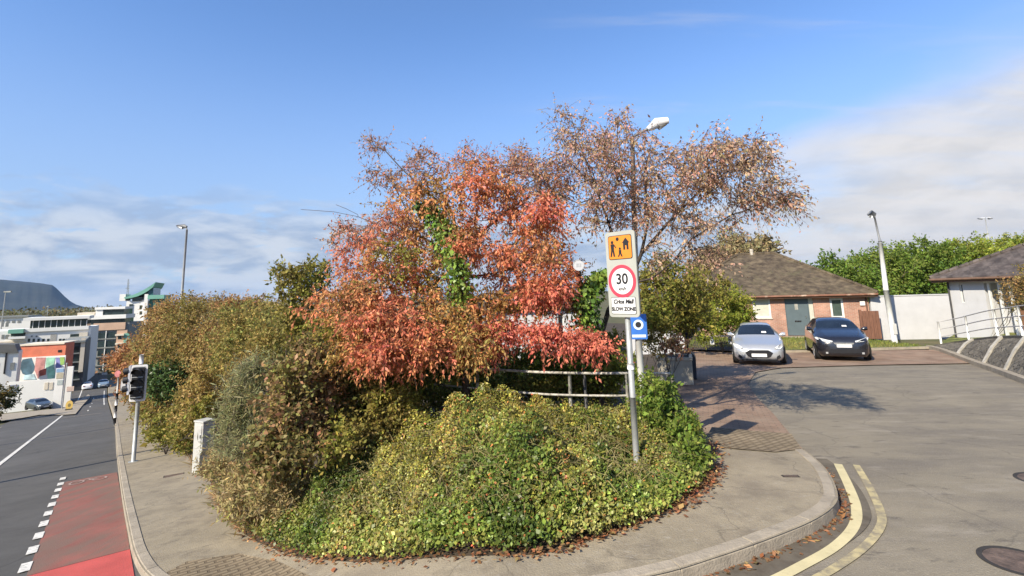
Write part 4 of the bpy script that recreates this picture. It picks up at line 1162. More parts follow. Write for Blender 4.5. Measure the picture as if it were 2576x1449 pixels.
def window(o, x0, x1, z0, z1, y=0.0, frame=None, fw=0.06, sill=True, mull=(), pane=None):
    mb = MB(); f0, f1 = y+0.04, y+0.10
    mb.box(x0+.002, x1-.002, f0, f1, z0+.002, z0+fw).box(x0+.002, x1-.002, f0, f1, z1-fw, z1-.002).box(x0+.002, x0+fw, f0, f1, z0+fw+.001, z1-fw-.001).box(x1-fw, x1-.002, f0, f1, z0+fw+.001, z1-fw-.001)
    for m in mull: mb.box(m-fw/2, m+fw/2, f0, f1-.003, z0+fw+.001, z1-fw-.001)
    w = mb.build('window', frame or WPAINT, o)
    MB().box(x0+.01, x1-.01, y+0.075, y+0.085, z0+.01, z1-.01).build('pane', pane or GLASSD, w)
    if sill: MB().box(x0-.05, x1+.05, y-0.06, y+0.04, z0-.06, z0-.002).build('sill', pm('sill_stone', (0.5, 0.46, 0.4), 0.8, 0.1, 5), w)
    return w
def hip_roof(o, x0, x1, y0, y1, ze, rise, m, ov=0.45, ridge=None, fascia=None):
    a, b, c, d = x0-ov, x1+ov, y0-ov, y1+ov; cy = (c+d)/2; rl = (d-c)/2 if ridge is None else ridge
    mb = MB(); t = 0.07
    vs = [(a, c, ze), (b, c, ze), (b, d, ze), (a, d, ze), (a+rl, cy, ze+rise), (b-rl, cy, ze+rise)]
    vs += [(x, y, z-t) for x, y, z in vs[:4]]
    mb.add(vs, [(0, 1, 5, 4), (1, 2, 5), (2, 3, 4, 5), (3, 0, 4), (0, 6, 7, 1), (1, 7, 8, 2), (2, 8, 9, 3), (3, 9, 6, 0), (6, 9, 8, 7)])
    r = mb.build('roof', m, o)
    k = MB()
    for p, q in ((vs[4], vs[5]), (vs[1], vs[5]), (vs[2], vs[5]), (vs[0], vs[4]), (vs[3], vs[4])):
        n = 16
        P, Q = Vector(p), Vector(q)
        for i in range(n):
            k.tube([P.lerp(Q, i/n)+Vector((0, 0, .015)), P.lerp(Q, (i+0.93)/n)+Vector((0, 0, .03))], [0.09, 0.10], 8)
    k.build('ridge_tiles', m, r)
    f = MB()
    f.box(a, b, c+0.01, c+0.05, ze-0.24, ze-t-.002).box(b-0.05, b-.01, c+0.051, d-.051, ze-0.24, ze-t-.002).box(a+.01, a+0.05, c+0.051, d-.051, ze-0.24, ze-t-.002)
    f.box(a+.06, b-.06, c+.051, y0-.003, ze-0.22, ze-0.20)
    f.build('fascia', fascia or pm('brown_fascia', (0.10, 0.055, 0.035), 0.7, 0.2, 5), r)
    return r, (a, b, c, d)
BRICK = brick_mat('house_brick', (0.36, 0.175, 0.12), (0.27, 0.135, 0.095), (0.34, 0.28, 0.23), 0.225, 0.075, 0.010)
add_layer(BRICK, 2.2, (0.40, 0.26, 0.20), 0.5, 0.72, 0.55)
ROOF = roof_mat('mossy_roof_tiles', (0.078, 0.056, 0.036), (0.115, 0.088, 0.055))
add_layer(ROOF, 1.6, (0.10, 0.09, 0.045), 0.54, 0.7, 0.55)
ROOF2 = roof_mat('brown_roof_tiles', (0.075, 0.058, 0.052), (0.11, 0.09, 0.08), 0.18)
RENDER = add_layer(pm('white_render', (0.45, 0.45, 0.455), 0.85, 0.05, 1.2, 0.15), 2.0, (0.35, 0.35, 0.345), 0.6, 0.8, 0.5, (1.5, 1.5, 0.5))
def bungalow():
    rz = R(-23)
    b = G(2196, 851, 0.0)
    o = thing('brick_bungalow', 'low red brick bungalow with a mossy hipped tile roof and a grey front door', 'house', b, rz)
    W = lambda px, py: on_wall(b, rz, px, py)
    eave = W(2100, 742)[1]
    dx0, dx1 = W(1977, 800)[0], W(2036, 800)[0]; gx1 = W(2049, 800)[0]; dz0 = W(2000, 846)[1]+0.02; dz1 = eave-0.1
    def rect(a, t, c, d_): return (W(a, 775)[0], W(c, 775)[0], W((a+c)/2, d_)[1], W((a+c)/2, t)[1])
    w1 = rect(1893, 750, 1938, 800); w2 = rect(2088, 750, 2122, 800); w0 = rect(1760, 752, 1815, 800)
    door = (dx0, gx1, max(dz0, 0.02), dz1)
    x0 = W(1690, 780)[0]; D = 8.6
    mb = MB(); wall_open(mb, x0, 0, -0.4, eave-0.002, [w0, w1, w2, door])
    mb.add([(0, 0, -.4), (0, D, -.4), (0, D, eave-.002), (0, 0, eave-.002), (x0, 0, -.4), (x0, D, -.4), (x0, D, eave-.002), (x0, 0, eave-.002)], [(0, 1, 2, 3), (4, 7, 6, 5), (1, 5, 6, 2)])
    mb.build('wall', BRICK, o)
    BLIND = pm('pale_blind', (0.42, 0.41, 0.34), 0.5, 0.1, 3, spec=0.6)
    window(o, *w0, pane=BLIND); window(o, *w1, pane=BLIND, fw=0.10); window(o, *w2, pane=pm('green_glass', (0.05, 0.07, 0.06), 0.1), fw=0.11)
    DG = pm('door_grey', (0.075, 0.10, 0.11), 0.45, 0.06, 3)
    d = bevel(MB().box(dx0+.03, dx1-.03, 0.06, 0.115, door[2]+.02, door[3]-.05).build('door', DG, o), .006)
    dw, dh = dx1-dx0, door[3]-door[2]
    MB().box(dx0+dw*.42, dx0+dw*.56, 0.05, 0.0595, door[2]+dh*.68, door[2]+dh*.84).build('door_window', pm('door_glass', (0.28, 0.27, 0.24), .1), d)
    MB().box(dx0+dw*.36, dx0+dw*.64, 0.045, 0.0595, door[2]+dh*.36, door[2]+dh*.40).build('letterbox', CHROME, d)
    MB().tube([(dx1-dw*.14, 0.03, door[2]+dh*.47), (dx1-dw*.14, 0.03, door[2]+dh*.53)], .022, 8).build('handle', CHROME, d)
    fr = MB().box(dx0+.002, dx0+.029, 0.03, 0.118, door[2], door[3]-.051).box(dx1-.029, dx1+.02, 0.03, 0.118, door[2], door[3]-.051).box(dx0+.002, gx1-.002, 0.03, 0.118, door[3]-.05, door[3]-.002).build('door_frame', DG, o)
    MB().box(dx1+.021, gx1-.01, 0.07, 0.10, door[2]+.3, door[3]-.06).build('side_light', BLIND, o)
    MB().box(dx1+.021, gx1-.01, 0.06, 0.11, door[2], door[2]+.298).build('side_panel', DG, o)
    bevel(MB().box(dx0-.2, gx1+.2, -0.7, -0.002, -0.35, door[2]-.01).build('doorstep', KERB, o), .02)
    rt = W(1925, 639); rise = 0
    ov = 0.42
    pr = at(1925, 639, b.y+6.5)
    rise = pr.z-b.z-(eave+0.1)
    r, ext = hip_roof(o, x0, 0, 0, D, eave+0.10, max(1.9, rise), ROOF, ov)
    # gutter with rusty joints
    g = MB().tube([(ext[0], ext[2]-.05, eave+.0), (ext[1], ext[2]-.05, eave+.0)], 0.06, 8)
    g.build('gutter', add_layer(pm('gutter_brown', (0.17, 0.075, 0.045), 0.6, 0.2, 2), 1.1, (0.40, 0.30, 0.22), 0.56, 0.66, 0.9), r, True)
    MB().tube([(-0.12, -0.06, eave-.1), (-0.12, -0.06, -0.1)], 0.035, 8).build('downpipe', pm('brown_fascia', (0.1, 0.055, 0.035)), o)
    MB().tube([(x0+5.2, D/2, eave+rise-.3), (x0+5.2, D/2, eave+rise+.45)], .12, 10).build('flue', pm('flue', (0.4, 0.36, 0.3)), r)
    al = W(2168, 762); MB().box(al[0]-.12, al[0]+.12, -0.08, -0.002, al[1]-.14, al[1]+.10).build('alarm_box', WPAINT, o)
    return o
bungalow()
def gate_and_wall():
    b = G(2205, 856, 0.0)
    b += Vector((0.1, 0.6, 0))
    o = thing('wooden_gate', 'brown boarded side gate between the bungalow and the white wall', 'gate', b, R(-18))
    k = b.y/F_; h = 68*k
    tm = pm('gate_timber', (0.14, 0.065, 0.04), 0.8, 0.25, 4, 0.3, stretch=(6, 6, 0.6))
    p = MB()
    for i in range(5): p.box(-0.28+0.165*i, -0.125+0.165*i, 0, 0.03, 0.02, h)
    p.build('boards', tm, o)
    MB().box(-0.28, 0.54, 0.031, 0.07, h*0.75, h*0.75+.1).build('brace', tm, o); MB().box(-0.28, 0.54, 0.031, 0.07, 0.25, 0.35).build('brace', tm, o)
    MB().box(-0.42, -0.30, -0.02, 0.1, -0.1, h+.08).build('post', tm, o)
    b = G(2241, 856, 0.0)+Vector((0, 1.2, 0)); rz = R(-8)
    W = lambda px, py: on_wall(b, rz, px, py)
    o = thing('boundary_wall', 'high white rendered boundary wall behind the lamp column', 'wall', b, rz)
    x1 = W(2405, 800)[0]; h = W(2300, 744)[1]; xl = W(2212, 800)[0]
    bevel(MB().box(0.0, x1, 0, 0.22, -0.6, h).build('wall', RENDER, o), .02)
    MB().box(xl, -0.003, 0.02, 0.2, -0.6, W(2222, 768)[1]).build('low_pier', RENDER, o)
    MB().box(-0.02, x1+.02, -0.03, 0.25, h+.002, h+.06).build('coping', RENDER, o)
gate_and_wall()
def white_house():
    rz = R(-82)
    c = at(2398, 825, 25.4); g = c.z
    b = Vector((c.x, c.y, g))
    o = thing('white_bungalow', 'white rendered bungalow with a brown hipped roof above the stone bank', 'house', b, rz)
    W = lambda px, py: on_wall(b, rz, px, py)
    eave = W(2430, 700)[1]; D = 8.0; L = 11.0
    xa = W(2481, 760)[0]
    w1 = (W(2418, 760)[0], W(2427, 760)[0], eave-1.15, eave-.25)
    mb = MB(); wall_open(mb, 0, xa, -0.8, eave-.002, [w1])
    mb.add([(0, 0, -.8), (0, D, -.8), (0, D, eave-.002), (0, 0, eave-.002)], [(0, 3, 2, 1)])
    mb.build('wall', RENDER, o)
    window(o, *w1, fw=.05, pane=pm('grey_glass', (0.1, 0.11, 0.12), .1), sill=False)
    # recessed entrance with slim white posts, then more wall
    pb = MB(); wd_ = (xa+.5, xa+1.25, 0.02, 2.1); wc = (xa+1.5, xa+2.6, 0.9, 2.1)
    wall_open(pb, xa, L, -0.8, eave-.002, [wd_, wc], 0.9); pb.add([(xa, 0, -.8), (xa, .9, -.8), (xa, .9, eave-.002), (xa, 0, eave-.002)], [(0, 1, 2, 3)])
    pb.build('porch_wall', RENDER, o)
    MB().box(wd_[0]+.02, wd_[1]-.02, .95, .99, .03, 2.08).build('door', pm('timber_door', (0.16, 0.08, 0.045), .6, .2, 4), o)
    window(o, *wc, y=.9, mull=(xa+2.05,), sill=False)
    for i, q in enumerate((0.12, 0.55, 1.0, 1.9, 2.9)):
        MB().box(xa+q, xa+q+.09, 0.02, 0.11, -0.3, eave-.25).build('post', WPAINT, o)
    MB().box(xa, L, 0.0, 0.12, eave-.249, eave-.01).build('beam', WPAINT, o)
    r, ext = hip_roof(o, 0, L, 0, D, eave+.08, 2.35, ROOF2, .42)
    MB().tube([(ext[0], ext[2]-.05, eave-.02), (ext[1], ext[2]-.05, eave-.02)], .055, 8).build('gutter', pm('brown_fascia', (0.1, .055, .035)), r, True)
    MB().tube([(0.1, -.05, eave-.1), (0.1, -.05, -.6)], .04, 8).build('downpipe', pm('dark_pipe', (0.05, .05, .05)), o)
    return b
WH = white_house()
def cobble_mat():
    m = pm('bank_cobbles', (0.105, 0.092, 0.075), .95, .35, 2.2, col2=(0.17, 0.15, 0.12)); t = m.node_tree; b = t.nodes['Principled BSDF']
    tcn = t.nodes.new('ShaderNodeTexCoord'); nz = t.nodes.new('ShaderNodeTexNoise'); nz.inputs['Scale'].default_value = 3; t.links.new(tcn.outputs['Object'], nz.inputs['Vector'])
    mx = t.nodes.new('ShaderNodeMix'); mx.data_type = 'RGBA'; mx.inputs[0].default_value = .12; t.links.new(tcn.outputs['Object'], mx.inputs[6]); t.links.new(nz.outputs['Color'], mx.inputs[7])
    v = t.nodes.new('ShaderNodeTexVoronoi'); v.feature = 'DISTANCE_TO_EDGE'; v.inputs['Scale'].default_value = 5.0; t.links.new(mx.outputs[2], v.inputs['Vector'])
    mr = t.nodes.new('ShaderNodeMapRange'); mr.inputs['From Max'].default_value = .12; t.links.new(v.outputs['Distance'], mr.inputs['Value'])
    src = b.inputs['Base Color'].links[0].from_socket; m2 = t.nodes.new('ShaderNodeMix'); m2.data_type = 'RGBA'
    t.links.new(mr.outputs[0], m2.inputs[0]); m2.inputs[6].default_value = (.15, .135, .105, 1); t.links.new(src, m2.inputs[7]); t.links.new(m2.outputs[2], b.inputs['Base Color'])
    bp = t.nodes.new('ShaderNodeBump'); bp.inputs['Strength'].default_value = 1.0; bp.inputs['Distance'].default_value = .06; t.links.new(mr.outputs[0], bp.inputs['Height']); t.links.new(bp.outputs[0], b.inputs['Normal'])
    return m
# --- stone bank with its kerb and the railing on top
def bank():
    BASE = catmull([G(x, y)[:2] for x, y in ((2338, 876), (2375, 886), (2440, 911), (2500, 932), (2552, 951), (2640, 985))], 6)
    TOPP = catmull([tuple(at(x, y, G(bx, by).y+e)) for x, y, bx, by, e in ((2350, 870, 2338, 876, .3), (2412, 861, 2375, 886, .8), (2486, 851, 2440, 911, .9), (2552, 849, 2500, 932, .9), (2612, 850, 2552, 951, .9), (2720, 852, 2640, 985, .9))], 6)
    b0 = Vector((BASE[0][0], BASE[0][1], T(*BASE[0][:2])))
    STONE = cobble_mat()
    o = thing('stone_bank', 'sloping cobbled bank with pale concrete ribs below the white bungalow', 'retaining wall', b0)
    vs, fs = [], []; m = 6; rel = lambda p: (p[0]-b0.x, p[1]-b0.y, p[2]-b0.z)
    n = len(BASE); g = np.random.default_rng(5)
    line = []
    for i in range(n):
        a = Vector((BASE[i][0], BASE[i][1], T(*BASE[i][:2])+0.02)); a = a+Vector((0.18, 0.16, 0)); c = Vector(TOPP[i]); line.append((a, c))
        for j in range(m+1):
            p = a.lerp(c, j/m)+Vector((0, 0, 0.10*math.sin(math.pi*j/m)*min(1, i/8)+g.normal(0, .012))); vs.append(rel(p))
    for i in range(n-1):
        for j in range(m): fs.append((i*(m+1)+j, (i+1)*(m+1)+j, (i+1)*(m+1)+j+1, i*(m+1)+j+1))
    k = MB(); k.add(vs, fs); fix_normals(k.build('cobbled_face', STONE, o))
    RIB = pm('rib_concrete', (0.40, 0.37, 0.31), .9, .2, 5, .3)
    for i in (9, 15, 21, 26):
        if i >= n: continue
        a, c = line[i]; d = (line[min(i+1, n-1)][0]-a).normalized()
        mid = a.lerp(c, .5)+Vector((0, 0, .12))
        pts = [a+Vector((0, 0, .02)), mid, c+Vector((0, 0, .03))]
        q = MB()
        for p in pts:
            for s_, h in ((-.13, -.04), (-.13, .05), (.13, .05), (.13, -.04)): q.v.append(rel(p+d*s_+Vector((-.03*h*20, 0, h))))
        for u in range(2):
            for w in range(4): q.f.append((4*u+w, 4*u+(w+1) % 4, 4*u+4+(w+1) % 4, 4*u+4+w))
        fix_normals(q.build('rib', RIB, o))
    cap = MB()
    for i in range(n):
        c = line[i][1]
        for dx_, h in ((-.05, -.03), (-.05, .06), (.28, .06), (.28, -.03)): cap.v.append(rel(c+Vector((dx_, dx_*.5, h))))
    for i in range(n-1):
        for w in range(4): cap.f.append((4*i+w, 4*i+(w+1) % 4, 4*i+4+(w+1) % 4, 4*i+4+w))
    fix_normals(cap.build('capping', pm('dark_capping', (0.07, 0.065, 0.055), .9, .3, 4), o))
    ribbon('bank_kerb', BASE, 0, 0, KERB, 'pale kerb at the foot of the stone bank', 'kerb', prof=[(0.12, -.05), (0.12, 0.12), (-0.14, 0.14), (-.14, -.05)])
    # raised lawn between bank and house
    vs, fs = [], []
    for i in range(n):
        c = line[i][1]; e = Vector((WH.x+1.5, WH.y+1.0-i*0.45, WH.z-.05)) if True else c
        for j in range(5):
            p = (c+Vector((.1, .05, 0))).lerp(e, j/4); vs.append(tuple(p))
    for i in range(n-1):
        for j in range(4): fs.append((i*5+j, (i+1)*5+j, (i+1)*5+j+1, i*5+j+1))
    k = MB(); k.add(vs, fs); lo = fix_normals(k.build('raised_lawn', GRASSM)); tag(lo, 'grass terrace between the bank and the white bungalow', 'lawn', None, 'structure')
    # mound of grass at the foot of the white wall
    o = thing('railing', 'white post and bar railing climbing along the top of the stone bank', 'railing', line[0][1])
    r0 = line[0][1]; RP = pm('railing_paint', (0.70, 0.69, 0.66), .6, .1, 5); RB = pm('railing_bars', (0.36, 0.35, 0.34), .5, .15, 5)
    ps = [line[i][1]+Vector((.10, .08, 0)) for i in range(2, n)]
    for i in (0, 6, 12, 18, 24):
        if i < len(ps): MB().tube([ps[i]-r0+Vector((0, 0, -.1)), ps[i]-r0+Vector((0, 0, 1.08))], .04, 8).build('post', RP, o, True)
    for h in (1.06, .72, .38):
        MB().tube([p-r0+Vector((0, 0, h)) for p in ps], .022, 6).build('rail', RB, o, True)
bank()
# --- white things glimpsed through the trees
def glimpsed():
    b = at(1180, 860, 24.0); b.z = T(b.x, b.y)
    o = thing('white_house', 'white rendered house glimpsed through the red tree', 'house', b)
    W = lambda px, py: on_wall(b, 0.0, px, py)
    x1 = W(1470, 800)[0]; h = W(1300, 768)[1]
    w = (x1*.76, x1*.82, .9, h-.35)
    mb = MB(); wall_open(mb, 0, x1, -.5, h-.002, [w]); mb.add([(x1, 0, -.5), (x1, 6, -.5), (x1, 6, h-.002), (x1, 0, h-.002), (0, 0, -.5), (0, 6, -.5), (0, 6, h-.002), (0, 0, h-.002)], [(0, 1, 2, 3), (4, 7, 6, 5), (1, 5, 6, 2)])
    mb.build('wall', RENDER, o); window(o, *w, sill=False); hip_roof(o, 0, x1, 0, 6, h+.05, 1.0, ROOF2, .3)
    b = G(1612, 905, 0.0)+Vector((0, 1.5, 0))
    o = thing('garden_wall', 'low bright white wall behind the concrete planter', 'wall', b, R(-6))
    W = lambda px, py: on_wall(b, R(-6), px, py)
    bevel(MB().box(0, W(1722, 860)[0], 0, .2, -.5, W(1660, 838)[1]).build('wall', RENDER, o), .03)
    MB().box(-.02, W(1722, 860)[0]+.02, -.03, .23, W(1660, 838)[1]+.002, W(1660, 838)[1]+.05).build('coping', RENDER, o)
glimpsed()

# ---------------------------------------------------------------- town at the foot of the hill
TW = add_layer(pm('town_white', (0.74, 0.73, 0.69), .8, .04, .3), .25, (0.58, 0.57, 0.53), .55, .75, .5, (1, 1, .4))
TCREAM = pm('town_cream', (0.62, 0.55, 0.44), .85, .08, .4)
TBEIGE = pm('town_brick_pale', (0.50, 0.34, 0.24), .85, .1, .5)
TGREY = pm('town_grey', (0.20, 0.21, 0.20), .8, .15, .4)
TGLASS = pm('town_glass', (0.030, 0.045, 0.045), .12, .4, .35, spec=.5)
TGREEN = pm('copper_green', (0.16, 0.36, 0.28), .6, .12, .3)
TDARK = pm('town_dark_front', (0.045, 0.05, 0.06), .5, .4, .25)
TRED = add_layer(pm('town_red_brick', (0.60, 0.175, 0.10), .85, .12, .8), .9, (0.46, .17, .10), .5, .7, .6)
TROOF = pm('slate_roof', (0.12, 0.12, 0.115), .8, .15, .5)
class Block:
    def __init__(s, name, label, cat, px1, Y, rz, px0, top, depth, m, group=None):
        s.rz = rz; p = at(px1, 900, Y); g = T(p.x, p.y); s.b = Vector((p.x, p.y, g)); s.depth = depth
        s.o = thing(name, label, cat, s.b, rz, group)
        s.x0, s.h = s.w(px0, top)[0], s.w((px0+px1)/2, top)[1]
        MB().box(s.x0, 0, 0, depth, -2, s.h).build('walls', m, s.o)
    def w(s, px, py): return on_wall(s.b, s.rz, px, py)
    def r(s, a, t, c, d):
        m = ((a+c)/2, (t+d)/2); return s.w(a, m[1])[0], s.w(c, m[1])[0], s.w(m[0], d)[1], s.w(m[0], t)[1]
    def feat(s, name, m, a, t, c, d, out=.15, back=None, par=None):
        x0, x1, z0, z1 = s.r(a, t, c, d)
        return MB().box(x0, x1, -out, -.01 if back is None else back, z0, z1).build(name, m, par or s.o)
    def wins(s, cols, rows, m=None, out=.08, name='window'):
        for a, c in cols:
            for t, d in rows: s.feat(name, m or TGLASS, a, t, c, d, out)
RZ = R(30)
# white apartment block
B = Block('apartment_block', 'long white apartment block with a set-back green glass top floor', 'building', 222, 118, R(33), -40, 829, 14, TW)
B.feat('top_floor', TGLASS, 76, 803, 219, 829, 0, 6); B.feat('flat_roof', TW, 60, 797, 226, 804, .6, 7)
B.feat('parapet', TW, 60, 823, 223, 832, .35)
B.feat('recess', pm('recess_grey', (.36, .35, .32)), 126, 840, 142, 868, .04); B.feat('balcony_glass', TGLASS, 176, 840, 202, 861, .1)
B.feat('column', TCREAM, 200, 836, 221, 846, .5); B.feat('column', TCREAM, 205, 846, 219, 858, .4)
B.wins([(78, 82), (90, 94)], [(844, 848)], TGREY); B.feat('balcony_glass', TGLASS, 28, 838, 64, 846, .2); B.feat('canopy', TGREEN, 24, 828, 62, 838, 1.2)
B.feat('balcony', TW, 24, 846, 66, 852, 1.0); B.feat('ledge', TCREAM, 0, 858, 66, 862, .3); B.wins([(4, 10), (14, 22)], [(812, 822), (842, 852)], TGREY)
B.wins([(70+12*i, 76+12*i) for i in range(5)]+[(148+9*i, 154+9*i) for i in range(3)], [(852, 860)], TGLASS, .05)
B.wins([(2+9*i, 7+9*i) for i in range(7)], [(868, 876)], TGREY, .05)
for i in range(10): B.feat('mullion', TW, 82+15*i, 805, 83.5+15*i, 828, .08)
B.feat('dark_ledge', TDARK, 145, 868, 220, 872, .5)
# stepped block behind it
B = Block('office_block', 'stepped grey office block with bands of dark glass and a pale brick corner', 'building', 318, 142, R(24), 158, 815, 16, TGREY)
B.feat('upper_floor', TGLASS, 186, 797, 314, 815, 0, 9); B.feat('white_band', TW, 178, 793, 318, 803, .6, 9)
B.feat('top_floor', TGLASS, 258, 776, 312, 792, 0, 8); B.feat('roof_edge', TW, 240, 772, 316, 778, .5, 8); B.feat('plant_room', TW, 241, 778, 259, 794, .2, 7)
B.feat('plant_room', TCREAM, 195, 786, 238, 795, .1, 6); B.feat('white_pier', TW, 163, 800, 182, 815, .3, 6)
B.feat('brick_band', TBEIGE, 236, 812, 316, 830, .45)
B.feat('brick_pier', TBEIGE, 292, 830, 318, 905, .3)
for i in range(5):
    y = 836+22*i
    B.feat('glazing', TGLASS, 246, y, 290, y+14, .12); B.feat('balcony_slab', TCREAM, 292, y+4, 314, y+8, 1.0); B.feat('slab', TGREY, 236, y+15, 292, y+18, .35)
    B.feat('window', TGLASS, 297, y+9, 306, y+17, .34)
B.feat('mullion', TW, 262, 830, 264, 945, .3); B.feat('green_panel', TGREEN, 312, 838, 326, 868, .5)
# swooping roof
def swoosh():
    B = Block('tower_building', 'white tower building under a swooping green copper roof', 'building', 372, 165, R(24), 318, 757, 12, TW)
    up = [(314, 748), (330, 744), (346, 738), (360, 731), (374, 723), (386, 715), (393, 710)]
    lowr = [(386, 723), (374, 732), (360, 740), (346, 746), (330, 750), (316, 752)]
    P = [B.w(*q) for q in up+lowr]
    B_ = MB().prism_xz(P, -1.0, 13).build('curved_roof', TGREEN, B.o); fix_normals(B_)
    P = [B.w(*q) for q in ((372, 735), (387, 724), (386, 744), (372, 744))]
    fix_normals(MB().prism_xz(P, -.5, 10).build('roof_glazing', pm('teal_glass', (.03, .10, .11), .2), B.o))
    B.feat('top_glazing', TGLASS, 333, 747, 358, 757.2, .3, 8); B.feat('fin', TW, 362, 740, 371, 830, .9)
    B.feat('slit_window', TGLASS, 324, 765, 333, 800, .2); B.wins([(351, 357)], [(768, 776), (783, 791)])
    B.feat('plant_box', TW, 301, 740, 316, 757, .2, 6)
    B.feat('green_wing', TGREEN, 373, 742, 414, 752, 1.0, 10); B.feat('green_wall', pm('deep_green', (.06, .16, .11), .6), 373, 752, 410, 830, .2, 9)
    x, z = B.w(317, 748); x2, z2 = B.w(319, 702)
    m = MB()
    for s_ in (0, .5): m.tube([(x+s_, .5, z-1), (x+s_*.4, .5, z2)], .07, 5)
    for i in range(6): m.tube([(x, .5, z+i*.8), (x+.5, .5, z+i*.8+.5)], .05, 4)
    m.tube([(x-.4, .5, z+(z2-z)*.5), (x+.5, .5, z+(z2-z)*.5)], .09, 5)
    m.build('mast', TGREY, B.o)
swoosh()
# dark street front
B = Block('street_front', 'dark glazed street front with a pale column on its corner', 'building', 213, 104, R(37), 160, 862, 22, TDARK)
B.feat('corner_column', TCREAM, 201, 850, 212, 935, .5)
for i in range(4):
    y = 872+22*i; B.feat('glazing', TGLASS, 163, y, 198, y+15, .1); B.feat('slab', TGREY, 162, y+16, 200, y+19, .4)
B.feat('flat_roof', TGREY, 158, 857, 215, 862, .8, 22)
# brick building with mural
B = Block('brick_building', 'orange red brick gable above a colourful mural', 'building', 163, 86, R(20), 50, 866, 3, TRED)
B.feat('mural_wall', TW, 42, 897, 163, 957, .12)
B.feat('gable_coping', TCREAM, 50, 864, 163, 868, .15, 5); B.feat('vent', SBLACK, 146, 880, 155, 886, .05)
mp = [((58, 904), (80, 900), (90, 925), (76, 948), (58, 940), (50, 922)), ((92, 899), (116, 899), (112, 930), (96, 952), (88, 930)), ((118, 899), (140, 899), (136, 920), (144, 950), (122, 954), (116, 925)), ((142, 899), (150, 899), (156, 925), (154, 954), (138, 952), (142, 925)), ((152, 898), (163, 898), (163, 916), (153, 918)), ((100, 932), (118, 926), (116, 942), (102, 946)), ((62, 944), (86, 940), (92, 954), (60, 955))]
mc = [(.07, .14, .19), (.55, .26, .24), (.30, .55, .40), (.20, .20, .42), (.28, .45, .12), (.40, .10, .07), (.45, .62, .68)]
mm = [pm('mural_%s' % n_, c, .7, .35, .9) for n_, c in zip(('teal', 'coral', 'mint', 'violet', 'green', 'rust', 'sky'), mc)]
wallm = B.o.children[1] if len(B.o.children) > 1 else B.o
for i, (q, m) in enumerate(zip(mp, mm)):
    fix_normals(MB().prism_xz([B.w(*p) for p in q], -.15-.006*i, -.121).build('mural_patch', m, B.o))
B = Block('garden_boundary', 'white yard wall with pale panels below the mural', 'wall', 152, 78, R(28), 18, 957, .3, TW)
for a in (112, 124, 137): B.feat('panel', TCREAM, a, 962, a+9, 980, .08)
B.feat('grey_blue_panel', pm('panel_grey_blue', (.22, .24, .30), .6), 24, 968, 44, 988, .06)  # plain grey-blue panel low on the yard wall
B = Block('advert_hoarding', 'white advertising hoarding with a pale landscape poster', 'billboard', 165, 72, R(25), 141, 926, .3, TW)
B.feat('poster_sky', pm('poster_blue', (.25, .38, .55), .5), 142, 927, 160, 936, .04); B.feat('poster_land', pm('poster_sand', (.42, .38, .28), .5), 142, 938, 160, 952, .04); B.feat('poster_text', pm('poster_grey', (.38, .42, .40), .5), 144, 956, 158, 968, .04)
B = Block('sales_board', 'tall plain white board beside the poster hoarding', 'billboard', 187, 74, R(25), 167, 922, .3, TW)
B.feat('pink_foot', pm('board_pink', (.55, .42, .36), .6), 168, 972, 186, 984, .05)
# house at the left edge
B = Block('white_cottage', 'white cottage with a grey slate roof at the left edge', 'house', 46, 80, R(34), -60, 886, 2.5, TW)
P = [B.w(*q) for q in ((-60, 887), (-60, 866), (38, 866), (47, 887))]
fix_normals(MB().prism_xz(P, -.3, 2.6).build('roof', TROOF, B.o)); B.feat('downpipe', SBLACK, 12, 888, 16, 940, .2); B.wins([(-20, -6), (26, 36)], [(912, 930)], TGREY)
# far side office roofs left
B = Block('distant_block', 'flat white roofed block at the far left under the wooded rise', 'building', 70, 160, R(30), -60, 800, 14, TW)
B.wins([(2+14*i, 10+14*i) for i in range(4)], [(806, 812)], TGREY); B.feat('flat_roof', TGREY, -60, 796, 72, 800, .5, 14)
